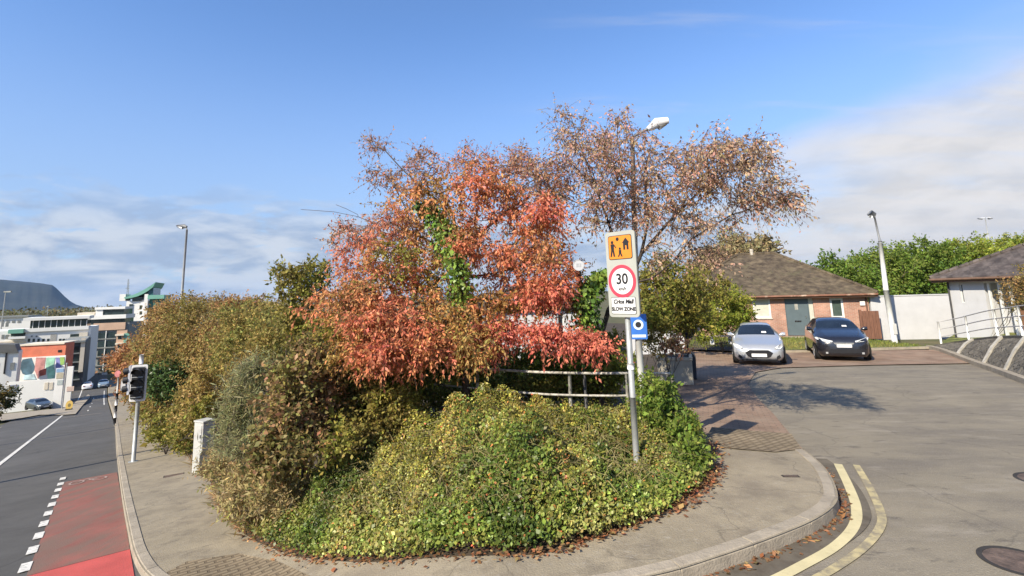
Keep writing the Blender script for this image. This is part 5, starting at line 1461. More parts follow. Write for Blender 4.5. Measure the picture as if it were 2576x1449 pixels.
# bridge where the road dips under
def bridge():
    p = at(212, 958, 150); q = at(296, 951, 152)
    g = T(p.x, p.y)
    o = thing('bridge', 'low dark bridge crossing the road at the foot of the hill', 'bridge', (p.x, p.y, g))
    x1 = q.x-p.x; z = at(255, 952, 151).z-g
    MB().box(-4, x1+6, 0, 10, z-1.0, z).build('deck', TCREAM, o); MB().box(-4, x1+6, -.2, -.005, z-1.1, z-.6).build('edge_beam', TGREY, o)
    MB().box(-6, -3.9, .2, 10, -1, z-1.01).build('abutment', TDARK, o); MB().box(x1+3, x1+7, .2, 10, -1, z-1.01).build('abutment', TDARK, o); MB().box(-3.8, x1+2.9, 12, 12.4, -1, z+2).build('underpass_shade', TDARK, o)  # last box: dark sheet across the opening, painting the shade under the deck
bridge()
def small_bits():
    b = G(173, 1031, 0.1)
    o = thing('island_sign', 'yellow oval sign board leaning at the tip of the opposite footpath', 'road sign', b, R(32)); k = b.y/F_
    MB().prism_xz([(0.33*math.cos(R(a)), 22*k*.5+20*k*.55*math.sin(R(a))) for a in range(0, 360, 20)], -.03, .03).build('board', pm('sign_yellow', (.72, .50, .14), .5, .1, 3), o)
    MB().disc_y(0, 22*k*.5, .13, -.04, -.0305, 20, .2).build('dark_mark', pm('olive_mark', (.25, .2, .08)), o); MB().box(-.3, .3, -.2, .2, -.05, .12).build('foot', pm('foot_dark', (.05, .05, .03)), o)
    b = G(156, 1028, 0.1)
    o = thing('street_pole', 'thin grey street pole by the parked grey car', 'pole', b); k = b.y/F_
    MB().tube([(0, 0, -.2), (.05, 0, 105*k)], .075, 8).build('pole', GALV, o); MB().tube([(.05, 0, 104*k), (.05, 0, 107*k)], .1, 8).build('cap', GALV, o)
    p = at(261, 962, 130); g = T(p.x, p.y); o = thing('sign_board', 'small white sign standing above the bridge trees', 'road sign', (p.x, p.y, g)); z = at(261, 947, 130).z-g
    MB().box(-.6, .6, -.1, .1, z-1.3, z+.9).build('board', TW, o); MB().tube([(0, .2, 0), (0, .2, z)], .1, 6).build('post', GALV, o)
    for px, pt, Y, lab in ((118, 772, 260, 'thin pale mast rising over the distant wood'), (6, 736, 150, 'floodlight mast at the far left against the mountain')):
        p = at(px, 800, Y); g = T(p.x, p.y); z = at(px, pt, Y).z-g
        o = thing('mast', lab, 'mast', (p.x, p.y, g)); MB().tube([(0, 0, 0), (0, 0, z)], [.2, .1], 6).build('pole', GALV, o)
        if px < 50: MB().box(-.4, 1.7, -.2, .2, z, z+.4).build('floodlight', TGREY, o)
        else: MB().box(-.5, .5, -.3, .3, z, z+.5).build('cap', TGREY, o)
small_bits()
# ================================================================ VEGETATION
def V3(v): return np.array([v[0], v[1], v[2]])
def bl(px, py, Y, rx, ry, rd, n, shell=0.0):
    """foliage volume round the point seen at (px, py) at distance Y; radii in picture units (width, height) and metres (depth)"""
    k = Y/F_
    return (V3(at(px, py, Y)), (rx*k, rd, ry*k), n, shell)
RED_P = [(.30, .15, .075), (.44, .15, .085), (.52, .17, .10), (.48, .22, .09), (.38, .21, .075), (.28, .21, .065)]
REDHOT = [(.42, .135, .085), (.52, .15, .11), (.52, .18, .105), (.44, .18, .085), (.33, .16, .075), (.27, .18, .065)]
PINKBR = [(.42, .22, .15), (.36, .19, .12), (.30, .19, .10), (.48, .18, .13), (.38, .24, .13)]
OLIVER = [(.17, .16, .035), (.24, .20, .04), (.32, .16, .05), (.20, .12, .035)]
BROWNT = [(.37, .25, .18), (.32, .215, .15), (.42, .275, .18), (.29, .225, .135), (.46, .235, .18), (.26, .205, .13)]
TAN = [(.21, .16, .055), (.28, .20, .075), (.32, .23, .085), (.25, .19, .055), (.19, .165, .05), (.17, .17, .045)]
TANRED = [(.26, .15, .065), (.31, .175, .075), (.25, .17, .06), (.21, .155, .05), (.18, .155, .045)]
OLIVE = [(.095, .115, .022), (.15, .15, .03), (.20, .17, .04), (.11, .10, .025), (.24, .20, .05)]
YGREEN = [(.13, .16, .022), (.19, .20, .03), (.24, .23, .045), (.15, .14, .03)]
GREEN = [(.06, .11, .018), (.10, .15, .025), (.15, .19, .035), (.08, .12, .02)]
IVYG = [(.035, .075, .015), (.055, .11, .02), (.09, .15, .025), (.13, .19, .03)]
RUSSET = [(.17, .10, .05), (.22, .12, .06), (.16, .13, .05), (.13, .13, .04), (.26, .15, .08), (.19, .18, .05)]
GREYG = [(.18, .185, .09), (.22, .215, .11), (.17, .165, .065), (.26, .215, .10)]

def tree(name, label, base, trunk, groups, limbs=(), bare=(), leafm=None, tip=.0045, power=.47, barkm=None, seed=1, ns=(0, 0, .3), twig=.003):
    """groups: (blobs, palette, leaf, twigs per point, twig length, leaves per twig, droop, bias, keyscale)"""
    b = np.array(base); o = thing(name, label, 'tree', tuple(b))
    w = Wood([np.array(q)-b for q in trunk])
    for s_, pts in limbs: w.limb(min(s_, w.trunk-1), [np.array(q)-b for q in pts])
    allP, tw_ = [], MB(); LPs, As, Ns, Ls, Ws, Cs = [], [], [], [], [], []
    for gi, (blobs, pal, leaf, tw, ln, lv, droop, bias, ks, asp) in enumerate(groups):
        P, I = blob_points([(q[0]-b, q[1], q[2], q[3]) for q in blobs])
        key = .65*clump_key(P, ks, seed+gi)+.35*clump_key(P, ks*.4, seed+gi+50)
        (B_, D_, L_), LP, LD, LK = sprays(P, key, tw, ln, lv, bias, droop)
        n = len(LP); LPs.append(LP)
        As.append(LD*.5+rdir(n)*.7+np.array([0, 0, -.4-droop])); Ns.append(rdir(n)+np.array(ns))
        l = leaf*np.clip(np.exp(rng.normal(0, .28, n)), .5, 1.6); Ls.append(l); Ws.append(l*asp); Cs.append(tones(pal, LK, n))
        allP.append(P)
        sel = rng.permutation(len(B_))[:1600]
        twig_mesh(tw_, B_[sel], D_[sel], L_[sel], droop, twig)
    P = np.vstack(allP); c = w.p[w.trunk-1]
    P = P[np.argsort(np.linalg.norm(P-c, axis=1))]
    for q in P: w.reach(q, .10, .07, 1)
    for pts in bare:
        e = w.reach(np.array(pts[0])-b, .1, .04, 1); w.limb(e, [np.array(q)-b for q in pts[1:]])
    mb = w.mesh(tip, power, .14)
    t = mb.build('trunk', barkm or BARK, o, True)
    tw_.build('twigs', barkm or BARK, t)
    leaf_object('crown', np.vstack(LPs), np.vstack(As), np.vstack(Ns), np.concatenate(Ls), np.concatenate(Ws), np.vstack(Cs), leafm, o, .06)
    return o
# --- the red tree
YR = 10.2
tb = at(1172, 930, YR); tb.z = T(tb.x, tb.y)
red_blobs = [bl(1130, 545, YR, 190, 95, 1.3, 79), bl(960, 660, YR-.2, 130, 85, 1.2, 51), bl(1120, 690, YR+.2, 190, 100, 1.4, 68),
             bl(900, 770, YR-.6, 120, 60, 1.2, 50), bl(1080, 800, YR-.9, 200, 60, 1.0, 74), bl(1330, 560, YR-.2, 100, 85, 1.0, 38), bl(1370, 690, YR-.5, 110, 70, 1.0, 50),
             bl(920, 870, YR-1.3, 100, 50, .7, 38), bl(1060, 880, YR-1.4, 130, 42, .7, 45), bl(1190, 440, YR, 90, 32, .9, 20), bl(1190, 860, YR-1.4, 70, 36, .6, 23)]
hot_blobs = [bl(1370, 560, YR-.8, 80, 60, .7, 35), bl(1290, 490, YR-.4, 40, 40, .6, 11), bl(1330, 640, YR-1.0, 100, 40, .5, 35), bl(1370, 730, YR-1.1, 75, 34, .4, 42), bl(900, 745, YR-1.2, 75, 34, .5, 32),
             bl(1255, 830, YR-1.2, 75, 14, .3, 24), bl(1345, 838, YR-1.2, 75, 14, .3, 29), bl(1430, 852, YR-1.3, 65, 14, .3, 24), bl(1500, 868, YR-1.5, 36, 10, .2, 13), bl(960, 870, YR-1.7, 70, 26, .4, 32), bl(1200, 470, YR-.9, 60, 30, .5, 22), bl(1185, 610, YR-1.0, 55, 40, .4, 26), bl(1230, 880, YR-1.2, 50, 10, .3, 11), bl(1090, 880, YR-1.6, 60, 22, .3, 19), bl(940, 800, YR-1.5, 90, 40, .5, 32)]
top_blobs = [bl(1060, 440, YR+.3, 60, 40, .6, 18), bl(960, 450, YR+.2, 60, 26, .6, 15), bl(950, 365, YR+.2, 28, 14, .3, 8), bl(1065, 390, YR+.3, 28, 16, .3, 8), bl(1290, 425, YR+.3, 90, 45, .9, 45), bl(1400, 450, YR+.1, 70, 50, .8, 39), bl(1180, 400, YR+.2, 60, 20, .6, 12), bl(885, 590, YR+.1, 70, 45, .7, 27), bl(1000, 580, YR+.2, 100, 50, .8, 33)]
olv_blobs = [bl(1230, 770, YR-.9, 60, 40, .5, 16), bl(1130, 820, YR-1.2, 70, 40, .5, 20), bl(1010, 640, YR-.8, 60, 40, .5, 12), bl(1100, 480, YR-.5, 60, 30, .5, 10), bl(890, 830, YR-.9, 80, 45, .7, 28), bl(1000, 850, YR-1.0, 90, 40, .6, 28), bl(1300, 760, YR-.3, 90, 22, .7, 15), bl(1010, 720, YR-.3, 130, 55, 1.0, 32), bl(1420, 760, YR-.3, 70, 35, .6, 18)]
trk = [V3(tb)-np.array([0, 0, .2]), V3(at(1172, 860, YR)), V3(at(1168, 790, YR)), V3(at(1160, 700, YR)), V3(at(1150, 620, YR)), V3(at(1140, 540, YR))]
tree('cherry_tree', 'spreading cherry tree with drooping bright red and orange autumn leaves', tb, trk,
     [(red_blobs, RED_P, .066, 8, .42, 9, .16, (0, 0, 0), .8, .42), (hot_blobs, REDHOT, .070, 7, .36, 9, .22, (.1, -.1, -.1), .7, .42), (top_blobs, PINKBR, .058, 7, .38, 7, .12, (0, 0, .2), .8, .42), (olv_blobs, OLIVER, .065, 8, .36, 8, .2, (0, 0, 0), .7, .5)],
     limbs=[(4, [V3(at(1200, 590, YR)), V3(at(1255, 550, YR)), V3(at(1310, 520, YR))]), (3, [V3(at(1100, 620, YR)), V3(at(1040, 585, YR)), V3(at(985, 560, YR))]), (5, [V3(at(1060, 470, YR)), V3(at(1010, 425, YR)), V3(at(965, 375, YR))]), (3, [V3(at(1230, 690, YR-.3)), V3(at(1310, 670, YR-.5)), V3(at(1380, 650, YR-.6))]), (2, [V3(at(1260, 810, YR-.6)), V3(at(1350, 840, YR-1.1)), V3(at(1480, 885, YR-1.6))]), (2, [V3(at(1080, 760, YR-.5)), V3(at(980, 770, YR-.8)), V3(at(890, 760, YR-1))])],
     bare=[[V3(at(900, 545, YR)), V3(at(840, 533, YR)), V3(at(800, 530, YR)), V3(at(757, 527, YR))], [V3(at(900, 540, YR)), V3(at(870, 525, YR)), V3(at(845, 515, YR))], [V3(at(1180, 420, YR)), V3(at(1185, 395, YR)), V3(at(1180, 378, YR))]], seed=3)
# --- the taller brown tree leaning right
YB = 9.6
tb2 = at(1505, 940, YB+.4); tb2.z = T(tb2.x, tb2.y)
br = [bl(1350, 470, YB+.3, 90, 60, .9, 25), bl(1480, 400, YB, 100, 80, 1.2, 39), bl(1580, 430, YB-.2, 120, 95, 1.3, 60), bl(1700, 440, YB-.5, 120, 85, 1.2, 55), bl(1820, 420, YB-.9, 110, 70, 1.0, 46), bl(1640, 540, YB, 110, 60, 1.1, 39), bl(1430, 330, YB+.2, 55, 45, .8, 12), bl(1530, 330, YB, 60, 45, .8, 14), bl(1500, 520, YB, 70, 60, .9, 22)]
br2 = [bl(1880, 470, YB-1.2, 85, 55, .8, 23), bl(1930, 500, YB-1.4, 70, 35, .6, 12), bl(1890, 380, YB-1.1, 60, 36, .7, 12), bl(1780, 370, YB-.6, 70, 35, .8, 12), bl(1750, 560, YB-.7, 100, 36, .8, 20), bl(1680, 640, YB-.2, 90, 35, .8, 14), bl(1780, 640, YB-.5, 60, 40, .6, 7), bl(1415, 285, YB+.2, 25, 20, .4, 3), bl(1970, 500, YB-1.6, 40, 20, .3, 5)]
trk2 = [V3(tb2)-np.array([0, 0, .2]), V3(at(1510, 850, YB+.3)), V3(at(1530, 780, YB+.2)), V3(at(1580, 715, YB+.1)), V3(at(1612, 640, YB)), V3(at(1630, 560, YB))]
tree('autumn_tree', 'taller thin brown-leaved tree swept to the right above the signs', tb2, trk2,
     [(br, BROWNT, .056, 8, .42, 9, .16, (.22, -.05, .05), .7, .45), (br2, BROWNT, .055, 7, .46, 8, .22, (.75, -.15, -.12), .7, .45)],
     limbs=[(3, [V3(at(1560, 650, YB)), V3(at(1530, 560, YB)), V3(at(1490, 450, YB)), V3(at(1450, 340, YB))]), (3, [V3(at(1640, 700, YB-.1)), V3(at(1690, 660, YB-.3)), V3(at(1740, 600, YB-.6)), V3(at(1840, 540, YB-1))]), (4, [V3(at(1680, 560, YB-.3)), V3(at(1760, 480, YB-.6)), V3(at(1860, 410, YB-1))]), (5, [V3(at(1625, 470, YB)), V3(at(1600, 390, YB))]), (3, [V3(at(1640, 690, YB+.3)), V3(at(1720, 610, YB+.2)), V3(at(1790, 560, YB-.2))])], seed=11, barkm=BARKD, tip=.0042)
# --- ivy on the trunks
def ivy(label, path, rad, n, pal, leaf=.075, seed=0):
    b = Vector(path[0]); o = thing('ivy', label, 'climbing plant', b)
    pts = np.array(catmull([tuple(V3(p)-V3(b)) for p in path], 8)); i = rng.integers(0, len(pts), n)
    r = np.interp(i/len(pts), np.linspace(0, 1, len(rad)), rad)
    d = rdir(n); P = pts[i]+d*r[:, None]*np.sqrt(rng.random(n))[:, None]*np.array([1, 1, .8])
    key = clump_key(P, .35, 5+seed)
    A = rdir(n)*.6+np.array([0, 0, -.7]); N = d+rdir(n)*.5
    l = leaf*np.exp(rng.normal(0, .25, n))
    leaf_object('foliage', P, A, N, l, l*.8, tones(pal, key, n), GLOSSY, o, .05)
    MB().tube([tuple(q) for q in pts[::4]], .03, 6).build('stem', BARKD, o)
ivy('dark green ivy climbing the trunk inside the red tree', [at(1170, 890, YR-.5), at(1165, 790, YR-.9), at(1155, 690, YR-1.1), at(1130, 610, YR-.9), at(1100, 545, YR-.6), at(1060, 515, YR-.3)], [.40, .24, .36, .36, .28, .16], 3000, IVYG+[(.13, .19, .035)], .07)
ivy('ivy column on the leaning trunk behind the speed sign', [at(1485, 910, 9.4), at(1475, 820, 9.4), at(1478, 735, 9.4), at(1520, 690, YB)], [.36, .34, .32, .16], 2400, IVYG, .07, 3)

# --- shrubs and hedge, left side
def sp(px, py, Y): return Vector((at(px, py, Y).x, Y, T(at(px, py, Y).x, Y)))
def mass(name, label, base, blobs, pal, **k):
    return shrub(name, label, k.pop('cat', 'shrub'), base, blobs, pal, **k)
mass('shrub', 'tall loose olive green shrub at the left edge of the red tree', sp(765, 900, 11.2), [bl(765, 720, 11.2, 62, 60, .8, 50), bl(745, 800, 11.2, 55, 60, .8, 40), bl(800, 850, 11, 60, 60, .8, 46), bl(720, 690, 11.3, 26, 26, .4, 9), bl(790, 680, 11.2, 40, 26, .5, 12)], OLIVE, leaf=.075, tw=7, ln=.3, lv=7, keyscale=.6, seed=21)
mass('hedge', 'dense tan hedge of twiggy shrubs above the feeder pillar', sp(650, 1000, 15.5), [bl(650, 880, 15.5, 95, 100, 1.6, 190), bl(720, 850, 14.5, 70, 80, 1.3, 100), bl(570, 930, 17, 70, 110, 1.5, 120), bl(640, 800, 16, 75, 36, 1.3, 60), bl(520, 1000, 16.5, 70, 75, 1.3, 90)], TAN, leaf=.072, tw=9, ln=.4, lv=8, keyscale=1.2, seed=23, cat='hedge', up=.2)
mass('hedge', 'reddish tan hedge rising round the tall street lamp', sp(500, 1000, 21), [bl(500, 860, 21, 85, 95, 2.0, 150), bl(430, 900, 23, 70, 95, 2.0, 130), bl(590, 840, 20, 75, 75, 1.6, 110), bl(480, 780, 22, 70, 34, 1.6, 60), bl(440, 1000, 21, 60, 70, 1.5, 80), bl(620, 775, 20, 60, 26, 1.2, 36)], TANRED, leaf=.092, tw=9, ln=.5, lv=8, keyscale=1.5, seed=25, cat='hedge', up=.2)
mass('hedge', 'orange brown hedge end nearest the green copper building', sp(390, 1000, 32), [bl(412, 855, 32, 40, 74, 2.2, 110), bl(378, 905, 34, 28, 60, 2.0, 80), bl(425, 785, 33, 30, 22, 1.6, 26), bl(390, 985, 31, 28, 50, 1.6, 60), bl(362, 985, 36, 16, 55, 1.6, 46)], TANRED, leaf=.13, tw=8, ln=.7, lv=8, keyscale=2, seed=27, cat='hedge', up=.15)
mass('roadside_tree', 'low reddish tree leaning over the footpath far down the hill', sp(318, 980, 62), [bl(345, 885, 62, 26, 36, 3, 60), bl(315, 900, 66, 22, 20, 3, 36), bl(345, 950, 60, 18, 45, 3, 50), bl(288, 908, 72, 14, 9, 2, 14)], [(.27, .12, .05), (.30, .15, .06), (.22, .12, .04)], leaf=.30, tw=6, ln=1.2, lv=6, keyscale=3, seed=29, cat='tree', stem_r=.01)
mass('roadside_tree', 'dark green trees closing the road above the bridge', sp(262, 960, 140), [bl(255, 953, 138, 34, 6, 4, 40), bl(285, 945, 135, 20, 18, 5, 40)], [(.10, .10, .03), (.15, .13, .04), (.2, .13, .05)], leaf=.7, tw=6, ln=1.6, lv=6, keyscale=4, seed=31, cat='tree', stem_r=.012)
mass('shrub', 'dark green gap-filling laurel in the hedge behind the traffic light', sp(425, 1010, 19.5), [bl(420, 950, 19.6, 36, 46, .7, 50), bl(440, 975, 19.4, 26, 36, .6, 28), bl(395, 935, 20.5, 24, 30, .6, 20)], [(.025, .05, .015), (.04, .075, .02), (.06, .09, .025)], leaf=.12, tw=6, ln=.35, lv=6, seed=33, mat=GLOSSY)
mass('shrub', 'yellow green low bushes along the back of the footpath', sp(420, 1100, 17.5), [bl(400, 1040, 20, 40, 50, .9, 60), bl(440, 1070, 18.5, 50, 55, .9, 70), bl(480, 1090, 17.2, 34, 56, .7, 46), bl(375, 1000, 23, 26, 46, .9, 36), bl(540, 1040, 16.2, 40, 60, .8, 56)], [(.14, .14, .025), (.20, .19, .04), (.25, .20, .06), (.10, .12, .02), (.26, .17, .07)], leaf=.095, tw=7, ln=.32, lv=6, keyscale=.8, seed=35)
mass('shrub', 'brown leaved bush with dead foliage between the tan hedge and ground cover', sp(745, 1140, 8.6), [bl(745, 960, 8.6, 78, 70, .7, 70), bl(720, 1050, 8.4, 85, 70, .7, 76), bl(800, 1010, 8.7, 50, 80, .6, 46), bl(780, 900, 8.9, 45, 40, .5, 26), bl(700, 1110, 8.2, 60, 40, .5, 34), bl(770, 1120, 8.0, 60, 40, .5, 34), bl(680, 1160, 7.9, 60, 34, .4, 26)], RUSSET, leaf=.07, tw=7, ln=.27, lv=7, keyscale=.5, seed=37, asp=.6)
mass('broom_bush', 'wispy grey green broom bush left of the brown bush', sp(615, 1150, 9.6), [bl(625, 1000, 9.7, 42, 70, .5, 60), bl(605, 1080, 9.5, 46, 70, .5, 70), bl(650, 940, 10, 30, 40, .4, 24), bl(640, 1130, 9.1, 60, 40, .5, 40)], GREYG, leaf=.10, tw=10, ln=.42, lv=6, asp=.14, up=.9, droop=.1, keyscale=.6, seed=39, bias=(-.1, 0, 0))
mass('shrub', 'straw coloured dead brush beside the footpath below the brown bush', sp(620, 1230, 9.0), [bl(590, 1190, 9.9, 45, 50, .5, 50), bl(640, 1220, 8.8, 55, 45, .5, 60), bl(690, 1260, 8.0, 55, 40, .4, 46), bl(555, 1165, 11.2, 34, 45, .5, 40), bl(620, 1275, 8.3, 40, 34, .4, 36)], [(.26, .21, .09), (.31, .25, .12), (.24, .18, .08), (.20, .20, .06), (.15, .17, .045)], leaf=.075, tw=9, ln=.28, lv=6, asp=.30, up=.7, droop=.1, keyscale=.5, seed=38, stem_r=.003)
# --- right side and middle ground
mass('shrub', 'olive shrub mass behind the white sign post', sp(1680, 860, 15.5), [bl(1690, 730, 15.5, 90, 78, 1.2, 130), bl(1640, 790, 15, 55, 60, 1, 66), bl(1730, 795, 15.8, 60, 55, 1, 66), bl(1650, 685, 15.6, 50, 40, .9, 34), bl(1770, 720, 16.5, 50, 40, .9, 36)], OLIVE, leaf=.095, tw=7, ln=.36, lv=6, keyscale=.9, seed=41)
mass('shrub', 'rounded yellow green shrub in front of the bungalow by the bench', sp(1815, 860, 25.0), [bl(1812, 778, 25.0, 76, 60, 1.5, 190), bl(1775, 815, 24.5, 60, 40, 1.2, 80), bl(1850, 800, 25, 38, 50, 1.0, 60)], YGREEN, leaf=.11, tw=7, ln=.4, lv=6, keyscale=1.0, seed=43)
mass('shrub', 'mixed green undergrowth in the shade below the red tree', sp(1300, 930, 10.8), [bl(1240, 900, 10.8, 90, 36, .8, 60), bl(1400, 905, 10.6, 100, 34, .8, 64), bl(1510, 880, 10.4, 60, 55, .6, 46), bl(1120, 920, 10.9, 80, 36, .7, 46), bl(1010, 930, 10.2, 80, 45, .7, 50), bl(910, 930, 10, 70, 70, .8, 56), bl(1550, 930, 9.6, 45, 40, .5, 26)], [(.06, .09, .018), (.11, .13, .025), (.17, .17, .035), (.08, .085, .02)], leaf=.08, tw=7, ln=.3, lv=6, keyscale=.7, seed=45)
mass('shrub', 'leafy bush swallowing the foot of the white sign post', sp(1650, 1030, 8.3), [bl(1655, 990, 8.4, 42, 40, .45, 40), bl(1680, 1045, 8.2, 34, 40, .4, 32), bl(1635, 1040, 8.2, 50, 45, .4, 36), bl(1620, 960, 8.9, 26, 26, .3, 12), bl(1725, 1085, 7.8, 26, 34, .3, 20), bl(1735, 1140, 7.3, 26, 34, .3, 20), bl(1690, 1110, 7.7, 40, 40, .35, 26)], GREEN+[(.19, .20, .04)], leaf=.06, tw=8, ln=.22, lv=7, keyscale=.4, seed=47)
mass('planter_plant', 'straggly yellow and pink leaves growing in the concrete planter', (at(1700, 890, 13.9)), [bl(1690, 878, 13.8, 36, 20, .3, 16), bl(1715, 868, 13.9, 22, 22, .3, 9)], [(.26, .20, .05), (.34, .17, .12), (.22, .13, .07), (.30, .24, .08)], leaf=.08, tw=6, ln=.2, lv=5, seed=49, up=.6, stems=3, cat='plant')
mass('shrub', 'pale twigs and pinkish leaves in front of the low white wall', sp(1645, 890, 14.6), [bl(1632, 868, 14.6, 24, 22, .4, 12), bl(1655, 885, 14.4, 16, 14, .3, 5)], [(.30, .18, .14), (.26, .20, .08), (.15, .14, .04)], leaf=.08, tw=6, ln=.3, lv=5, seed=51, up=.4)
def basket():
    b = sp(1728, 860, 16.4); o = thing('flower_basket', 'dark blue flower basket with orange and white blooms by the olive shrub', 'flower basket', b)
    k = 16.4/F_; z = lambda py: (726-py)*k+CH-b.z
    MB().tube([(0, 0, -.1), (0, 0, z(790))], .025, 8).build('post', SBLACK, o)
    MB().tube([(0, -.1, z(846)), (0, -.1, z(835)), (0, -.1, z(812))], [.10, .22, .25], 14).build('basket', pm('basket_navy', (.025, .03, .07), .6, .3, 8), o, True)
    P = in_ellipsoid(160, (0, -.1, z(803)), (.32, .3, .28)); n = len(P)
    c = np.array([(.55, .28, .12), (.05, .06, .12), (.7, .68, .6), (.12, .14, .04), (.10, .08, .14)])[rng.integers(0, 5, n)]
    leaf_object('blooms', P, rdir(n), rdir(n)-np.array([0, 1.0, 0]), np.full(n, .11), np.full(n, .10), c, None, o)
    MB().tube([(.22, -.3, z(822)), (.27, -.36, z(814))], [.10, .09], 12).build('white_bloom', SWHITE, o, True)
basket()
mass('shrub', 'low green bramble thicket on the ground under the red tree behind the rail', sp(1150, 1000, 11.6), [bl(900, 1000, 10.6, 70, 40, .8, 50), bl(990, 985, 11.0, 80, 40, .9, 60), bl(1090, 985, 11.6, 80, 38, .9, 60), bl(1190, 985, 11.8, 80, 34, .9, 60), bl(1290, 975, 11.2, 80, 34, .9, 56), bl(1390, 970, 10.8, 80, 34, .8, 56), bl(1490, 965, 10.4, 70, 36, .7, 46), bl(1200, 950, 13.2, 200, 30, .9, 110), bl(1440, 945, 12.6, 130, 34, .9, 80)], [(.12, .15, .03), (.18, .19, .045), (.23, .21, .055), (.10, .12, .025), (.19, .14, .06)], leaf=.075, tw=8, ln=.3, lv=7, keyscale=.6, seed=111, up=.2)
# --- trees beyond the houses
def bigtree(label, px, py, Y, rx, ry, rd, n, pal, seed, leaf=.22, extra=(), up=.3):
    p = sp(px, 860, Y)
    return mass('tree', label, p, [bl(px, py, Y, rx, ry, rd, n)]+list(extra), pal, leaf=leaf, tw=9, ln=1.0, lv=8, keyscale=1.6, seed=seed, up=up, cat='tree', group=None, stem_r=.012, stems=4)
GB = [(.05, .09, .018), (.085, .135, .022), (.13, .18, .03), (.07, .10, .02)]
GY = [(.12, .16, .022), (.17, .20, .03), (.21, .22, .04), (.10, .14, .02)]
bigtree('dark green tree directly behind the bungalow roof slope', 2075, 715, 44, 55, 70, 4, 150, GB, 61, extra=[bl(2150, 740, 43, 60, 80, 4, 130)])
bigtree('mid green tree behind the white lamp column', 2215, 690, 46, 65, 70, 4, 190, [(.07, .12, .02), (.11, .16, .025), (.15, .18, .04)], 63, extra=[bl(2215, 770, 45, 70, 60, 4, 120)])
bigtree('broad bright green tree above the white boundary wall', 2325, 680, 47, 75, 72, 4, 210, GB+[(.16, .20, .03)], 65, extra=[bl(2330, 760, 46, 70, 50, 4, 100)])
bigtree('yellow green tree rising behind the white bungalow roof', 2440, 665, 48, 80, 62, 4, 200, GY, 67, extra=[bl(2400, 730, 47, 60, 60, 4, 110)], up=.7)
bigtree('yellow green tree at the right edge above the brown roof', 2550, 660, 50, 80, 65, 4, 170, GY, 69, extra=[bl(2640, 650, 50, 70, 70, 4, 100)], up=.7)
bigtree('brown autumn tree showing over the bungalow ridge', 1860, 640, 40, 78, 45, 3.5, 130, [(.24, .19, .10), (.22, .165, .09), (.19, .17, .08)], 71, leaf=.24, extra=[bl(1790, 670, 40, 50, 40, 3, 60)])
mass('tree', 'tan thicket glimpsed beyond the hedge top', sp(640, 800, 40), [bl(560, 775, 40, 70, 24, 3, 60), bl(650, 785, 38, 60, 24, 3, 60), bl(700, 800, 36, 40, 30, 3, 50)], [(.20, .14, .08), (.24, .17, .10), (.17, .13, .06)], leaf=.16, tw=6, ln=.9, lv=6, keyscale=2, seed=73, cat='tree', up=.4)
mass('shrub', 'small climber twisting over the white bungalow railing', Vector((WH.x-1.0, WH.y-3.0, WH.z-.6)), [bl(2555, 740, 20.0, 30, 60, .5, 40), bl(2580, 710, 20.0, 30, 40, .5, 26)], [(.20, .17, .05), (.14, .13, .03), (.26, .16, .06)], leaf=.07, tw=6, ln=.35, lv=6, seed=75)
# far left: hedge at the picture edge, verge behind the grey car
mass('hedge', 'dark clipped hedge at the left picture edge', sp(-10, 1040, 50), [bl(-12, 1000, 50, 36, 36, 2, 70), bl(-40, 1020, 50, 40, 40, 2, 50)], [(.035, .05, .015), (.06, .07, .02), (.16, .10, .03)], leaf=.2, tw=7, ln=.6, lv=6, seed=77, cat='hedge')
mass('hedge', 'brown verge hedge behind the dark grey car', sp(70, 1010, 92), [bl(55, 995, 92, 60, 7, 1.5, 60), bl(130, 990, 92, 24, 4, 1.0, 16)], [(.16, .12, .04), (.20, .13, .05), (.10, .10, .03)], leaf=.22, tw=6, ln=.6, lv=6, seed=79, cat='hedge')

# --- ground cover, grass and litter: things nobody could count
def terrain_v(X, Y): return np.array([T(x, y) for x, y in zip(X, Y)])
GC = [tuple(G(x, y, .1)[:2]) for x, y in ((556, 1240), (596, 1323), (698, 1382), (800, 1407), (1000, 1412), (1300, 1399), (1503, 1355), (1655, 1299), (1756, 1229), (1784, 1180), (1755, 1090), (1735, 1030))]
GC += [tuple(at(1700, 960, 10.2)[:2]), tuple(at(1600, 950, 9.9)[:2]), tuple(at(1300, 940, 10.2)[:2]), tuple(at(1100, 930, 11.3)[:2]), tuple(at(900, 960, 11)[:2]), tuple(at(750, 1050, 9.8)[:2]), tuple(at(600, 1150, 10)[:2])]
gca = np.array(GC)
def edge_dist(P, poly):
    d = np.full(len(P), 1e9)
    for i in range(len(poly)):
        a, b = poly[i], poly[(i+1) % len(poly)]; ab = b-a
        t = np.clip(((P-a)@ab)/(ab@ab), 0, 1); d = np.minimum(d, np.linalg.norm(P-(a+t[:, None]*ab), axis=1))
    return d
FRONT = gca[:12]
def front_dist(P):
    d = np.full(len(P), 1e9)
    for i in range(len(FRONT)-1):
        a, b = FRONT[i], FRONT[i+1]; ab = b-a
        t = np.clip(((P-a)@ab)/(ab@ab), 0, 1); d = np.minimum(d, np.linalg.norm(P-(a+t[:, None]*ab), axis=1))
    return d
def bump(P, s, seed):
    return clump_key(np.column_stack([P, np.zeros(len(P))]), s, seed)
